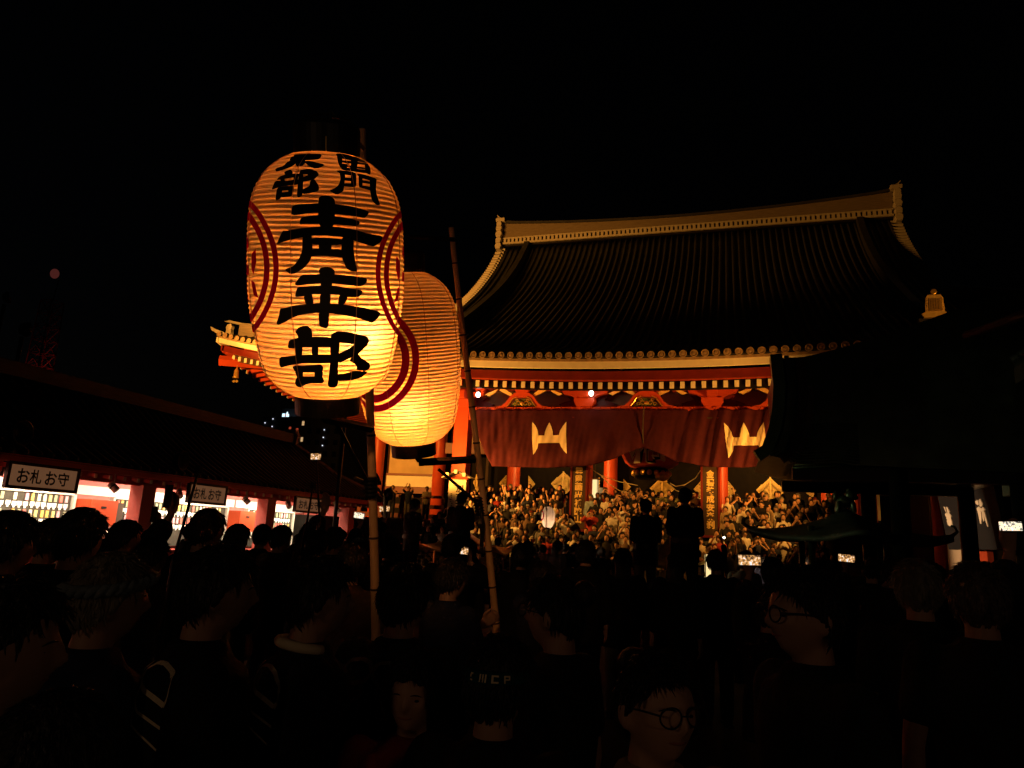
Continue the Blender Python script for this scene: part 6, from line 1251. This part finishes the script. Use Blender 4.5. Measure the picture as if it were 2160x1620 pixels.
# ------------------------------------------------------------------ the dark crowd round the photographer
FG = 'dark crowd around the photographer'
def stripes(p, pose, parts):
    """white line pattern sewn on the back of a festival coat"""
    me = TOPS[(pose, 'coat')]; bv = BVHTree.FromPolygons([v.co for v in me.vertices], [tuple(q.vertices) for q in me.polygons])
    b = MB()
    for line, w in parts:
        P = []
        for (x, z) in line:
            h = bv.ray_cast(Vector((x, .115, 1.375))+Vector((0, -.60, .80))*(z-1.30)+Vector((0, .80, .60))*.4, Vector((0, -.80, -.60)))
            if h[0] is not None: P.append((h[0]+h[1]*.004, h[1]))
        for (a, na), (c, nc) in zip(P[:-1], P[1:]):
            s = (c-a).cross(na).normalized()*w; b.add([a+s, c+s, c-s, a-s], [(0, 1, 2, 3)])
    b.build('coat_stripe', M['crest'], p)
def lobes(cx, cz, s=1):
    L = []
    arc = [(-.07, -.02), (-.085, .0), (-.07, .03), (-.03, .042), (.03, .042), (.07, .03), (.085, .0), (.06, -.025), (.02, -.03), (-.07, -.018)]
    fine = lambda q: [(cx+s*(q[i][0]+(q[i+1][0]-q[i][0])*t), cz+q[i][1]+(q[i+1][1]-q[i][1])*t) for i in range(len(q)-1) for t in np.linspace(0, 1, 5)]
    L.append((fine(arc), .0065)); L.append((fine([(.05, -.03), (.055, -.06), (.02, -.075), (-.08, -.058)]), .004)); L.append((fine([(.045, -.075), (.05, -.11), (-.07, -.10)]), .003)); return L
GREY = (.20, .17, .12)
p1 = person(-1.68, 1.66, 0, 1.70, R(150), 'grey haired person in a patterned twisted headband, lower left', 'down', 'coat', 'navy', 'short', GREY, face=True, group=FG); link('headband', TWIST, None, p1).color = (.16, .20, .22, 1)
p2 = person(-1.42, 1.78, 0, 1.735, R(134), 'short haired man in profile facing right, white line pattern on his coat', 'down', 'coat', 'black', 'short', face=True, group=FG); stripes(p2, 'down', lobes(-.10, 1.30)+lobes(.10, 1.30, -1))
p3 = person(-1.25, 2.05, 0, 1.71, R(128), 'man with a pale towel round his neck beside the upright pole', 'down', 'coat', 'black', 'short', face=True, group=FG); stripes(p3, 'down', lobes(-.09, 1.28)+lobes(.10, 1.28, -1))
MB().sweep([(.085*math.sin(a), .02+.075*math.cos(a), 1.455+.012*math.cos(a)) for a in np.linspace(-2.2, 2.2, 22)], .016, 8).build('towel', M['crest'], p3, smooth=True)
p4 = person(-1.12, 2.42, 0, 1.69, R(172), 'man seen from behind, white bars on his dark festival coat, left of the pole', 'down', 'coat', 'black', 'short', group=FG); stripes(p4, 'down', [(q, w*1.2) for q, w in lobes(-.08, 1.27)+lobes(.09, 1.27, -1)])
p5 = person(-.56, 2.42, 0, 1.69, R(-105), 'woman with a hair bun and glasses facing left, between pole and phone', 'down', 'tee', 'black', 'bun', glasses=True, face=True, group=FG)
p6 = person(-.16, 1.66, 0, 1.585, R(38), 'woman with glasses and a pale top turned to the right, bottom centre', 'down', 'tee', 'tan', 'bun', glasses=True, face=True, group=FG)
p7 = person(-.56, 1.80, 0, 1.56, R(176), 'person from behind wearing a teal headband with pale block letters', 'down', 'coat', 'black', 'short', group=FG); link('headband', BAND, None, p7).color = (.012, .06, .07, 1)
b = MB()
for a0, bars in ((-.42, [(0, 0, .10, .05), (0, .09, .05, .10), (0, .18, .10, .05)]), (-.12, [(0, 0, .04, .23), (.07, 0, .04, .23), (.14, 0, .04, .23)]), (.18, [(0, 0, .17, .05), (0, .18, .17, .05), (0, 0, .05, .23)]), (.48, [(0, 0, .04, .23), (0, .18, .16, .05), (.12, .09, .04, .14), (0, .09, .16, .04)])):
    for u, v, w, h in bars:
        def q(a, e): p = headp(math.pi+a, .34+e*.72+.10*math.cos(math.pi+a)); return tuple(p+(p-HC).normalized()*.0245)
        b.add([q(a0+u, v), q(a0+u+w, v), q(a0+u+w, v+h), q(a0+u, v+h)], [(0, 1, 2, 3)])
b.build('block_letters', M['crest'], p7)
person(-.86, 1.98, 0, 1.47, R(8), 'dim reddish face looking back at the camera under the leaning pole', 'down', 'tee', 'red', 'bob', face=True, group=FG)
person(.20, 2.25, 0, 1.765, R(-62), 'person with glinting glasses facing left, right of centre', 'down', 'tee', 'black', 'short', glasses=True, face=True, group=FG)
person(.86, 3.08, 0, 1.80, R(175), 'person with side lit hair before the red wall panel', 'down', 'tee', 'black', 'short', (.10, .08, .06), group=FG)
person(.80, 3.72, 0, 1.80, R(185), 'grey haired head below the white wall panel, left of the side lit hair', 'down', 'tee', 'black', 'short', GREY, group=FG)
person(-1.30, 1.05, 0, 1.68, R(128), 'blurred warm face at the left photo edge', 'down', 'tee', 'brown', 'short', face=True, group=FG)
person(-1.10, 1.02, 0, 1.50, R(160), 'person in a reddish brown shirt at the lower left corner', 'down', 'tee', (.16, .05, .03), 'bob', group=FG)
for x, y, h, rz, lab in ((-2.75, 2.18, 1.82, 170, 'dark head at the left photo edge under the largest shop sign'), (-2.82, 2.58, 1.85, 185, 'large dark domed head in front of the first red cash box'), (-3.86, 3.34, 1.79, 160, 'smaller dark head between the two large ones under the largest sign'),
                          (-3.26, 3.93, 1.90, 172, 'tall dark head rising below the middle shop sign'), (-3.99, 5.2, 1.81, 175, 'dark head below the right end of the middle shop sign'), (-5.04, 7.0, 1.82, 185, 'small dark head before the third charm rack'),
                          (-4.25, 6.2, 1.82, 165, 'dark head just left of the smallest shop sign'), (-3.99, 6.3, 1.85, 190, 'dark round head directly below the smallest shop sign'), (-3.76, 6.4, 1.83, 175, 'dark head below the dark opening of the shop'), (-4.08, 4.1, 1.80, 150, 'dark head under the raised bag before the shop')):
    person(x, y, 0, h-.02, R(rz), lab, 'down', 'coat', 'black', 'short', group=FG)
person(-5.09, 8.05, 0, 1.88, R(180), 'person in an orange cap below the smallest shop sign', 'down', 'tee', 'black', 'short', cap='cream', group=FG).children[-1].color = (.75, .38, .04, 1)
def phone_person(P, rz, pose, plabel, label, scr, upright=False, tilt=0, group=FG, col='black', s=1.0):
    x, y, h = hold(P, rz, pose); person(x, y, 0, h, rz, label, pose, 'coat', col, 'short', group=group); return phone(P, rz, plabel, scr, upright, tilt, s)
phone_person((.12, 5.41, 1.75), R(178), 'high', 'bright phone held level above heads right of the right plaque', 'dark person filming with the bright level phone right of centre', 'screen', tilt=2)
phone_person((1.08, 7.85, 1.79), R(184), 'high', 'phone with a yellow green picture under the incense burner roof', 'dark person filming under the incense burner roof', 'screen', tilt=-3)
phone_person((1.24, 3.89, 1.99), R(170), 'high', 'brightest blurred phone held high at the right edge', 'person stretching one arm to hold a phone at the right edge', 'screenbright', tilt=2, s=.6)
phone_person((-2.54, 6.74, 1.67), R(176), 'phone', 'small pale phone screen low between the two bamboo poles', 'dark person filming between the two bamboo poles', 'screen', tilt=-4)
t = phone((-3.34, 5.25, 2.40), R(170), 'phone lifted highest, against the dark shop roof left of the pole', 'screen', s=.75)
person(-3.36, 5.45, 0, 1.78, R(172), 'tall person lifting a phone on a stick against the dark shop roof', 'high', 'coat', 'black', 'short', group=FG)
t = thing('selfie_stick', 'thin dark stick carrying the highest lifted phone', 'camera stick'); MB().sweep([(-3.24, 5.24, 1.9), (-3.34, 5.26, 2.375)], .009, 8).build('stick', M['blackmetal'], t, smooth=True); MB().sweep([(-3.24, 5.24, 1.72), (-3.24, 5.24, 1.9)], .014, 8).build('grip', M['blackmetal'], t, smooth=True)
phone_person((-3.63, 3.97, 1.97), R(168), 'high', 'upright phone raised before the second charm rack', 'person raising an upright phone before the second charm rack', None, True)
phone_person((-4.5, 8.2, 1.99), R(175), 'high', 'phone with a washed out picture just left of the upright pole', 'dark person filming just left of the upright pole', 'screenbright', tilt=-4)
phone_person((-4.19, 8.27, 2.09), R(180), 'high', 'phone with a pinkish picture just right of the upright pole', 'dark person filming just right of the upright pole', 'screen', tilt=5)
phone_person((-5.43, 5.79, 1.86), R(172), 'high', 'small upright phone below the middle shop sign, left of the taller one', 'dark person with a small phone before the second shop bay', None, True)
fl = phone_person((-.25, 21.3, 2.10), R(5), 'high', 'phone with its white torch lit, right of the right plaque foot', 'person at the stair foot holding up a lit torch phone', None)
MB().ball((.05, -.012, .02), (.03, .012, .03), 10, 6).build('torch', M['bulbwhite'], fl)
# dark monopods raised over the crowd
for p0, p1, lab in (((-2.98, 3.37, 1.6), (-2.86, 3.33, 2.10), 'dark camera stick leaning past the middle shop sign'), ((-3.16, 4.91, 1.6), (-3.09, 4.86, 2.13), 'dark camera stick crossing the smallest shop sign')):
    t = thing('camera_stick', lab, 'camera stick'); MB().sweep([p0, p1], .008, 8).build('stick', M['blackmetal'], t, smooth=True); MB().box(p1, (.03, .03, .045)).build('camera', M['blackmetal'], t); MB().sweep([p0, (p0[0], p0[1]-.02, .9)], .011, 8).build('lower_stick', M['blackmetal'], t)
# pole bearers
person(-1.62, 4.15, 0, 1.66, R(150), 'bearer of the upright bamboo pole, mostly hidden in the dark', 'pole', 'coat', 'navy', 'short', group=FG)
person(-1.36, 5.35, 0, 1.64, R(160), 'bearer of the leaning bamboo pole, mostly hidden in the dark', 'pole', 'coat', 'navy', 'short', group=FG)
# a close row of heads before the shrines
random.seed(8)
for i in range(15):
    x = -4.6+.5*i+random.uniform(-.08, .08); y = 7.6+random.uniform(-.5, .9)
    person(x, y, 0, random.uniform(1.73, 1.83), R(180)+random.uniform(-.5, .5), '%s dark head from the left in the close row before the shrines' % ORD[i], 'down', 'coat', 'black', random.choice(['short', 'bob', 'long']), group='close dark row before the shrines')
# everyone else between here and the stairs
random.seed(99)
taken = [(o.location.x, o.location.y) for o in bpy.data.objects if o.get('category') == 'person']
taken += [(2.06, 14.8), (2.06, 14.0), (1.2, 14.8), (3, 14.8)]
def screen_x(x, y, z):
    v = Vector((x, y, z))-EYE; return 1080+1500*v.dot(_rt)/v.dot(_d)
new = []
for k in range(6000):
    if len(new) >= 46: break
    y = 3.0+20.5*random.random()**.75; x = random.uniform(-13.0, 9.5)
    s = screen_x(x, y, 1.7)
    if not -60 < s < 2220 or (y > 9.5 and x > 4.6) or x < -13.2 or (x < -3 and y < 3.6): continue
    if any((x-a)**2+(y-c)**2 < .62**2 for a, c in taken): continue
    if any(abs(s-a) < w and y < c for a, w, c in ((1582, 60, 5.5), (1785, 45, 8), (2130, 60, 4), (975, 40, 7), (1495, 30, 11.3), (1100, 200, 3.4), (1400, 200, 3.4))): continue
    if (abs(x+4.75) < 1.0 and 10.5 < y < 14.6) or (abs(x+.95) < 1.0 and 9.8 < y < 13.9) or (x-2.06)**2+(y-14.8)**2 < 2.2**2: continue
    taken.append((x, y)); new.append((x, y, s))
REG = [(780, 'before the charm shop'), (1060, 'between the two bamboo poles'), (1400, 'before the left half of the stairs'), (1720, 'before the right half of the stairs'), (9999, 'around the incense burner')]
cnt = {}
for x, y, s in sorted(new, key=lambda q: q[1]):
    reg = next(n for lim, n in REG if s < lim); cnt[reg] = cnt.get(reg, 0)+1
    col = random.choice(['black', 'black', 'black', 'navy', 'grey', 'brown']); pose = random.choices(['down', 'chest', 'phone'], [.6, .2, .2])[0]; hr = random.choice(['short', 'short', 'bob', 'bun', 'long'])
    person(x, y, 0, random.uniform(1.64, 1.80), R(180)+random.uniform(-.6, .6), '%s nearest dark head of the crowd %s, %s top' % (ORD[cnt[reg]-1], reg, col), pose, 'tee', col, hr, group='dark crowd '+reg)
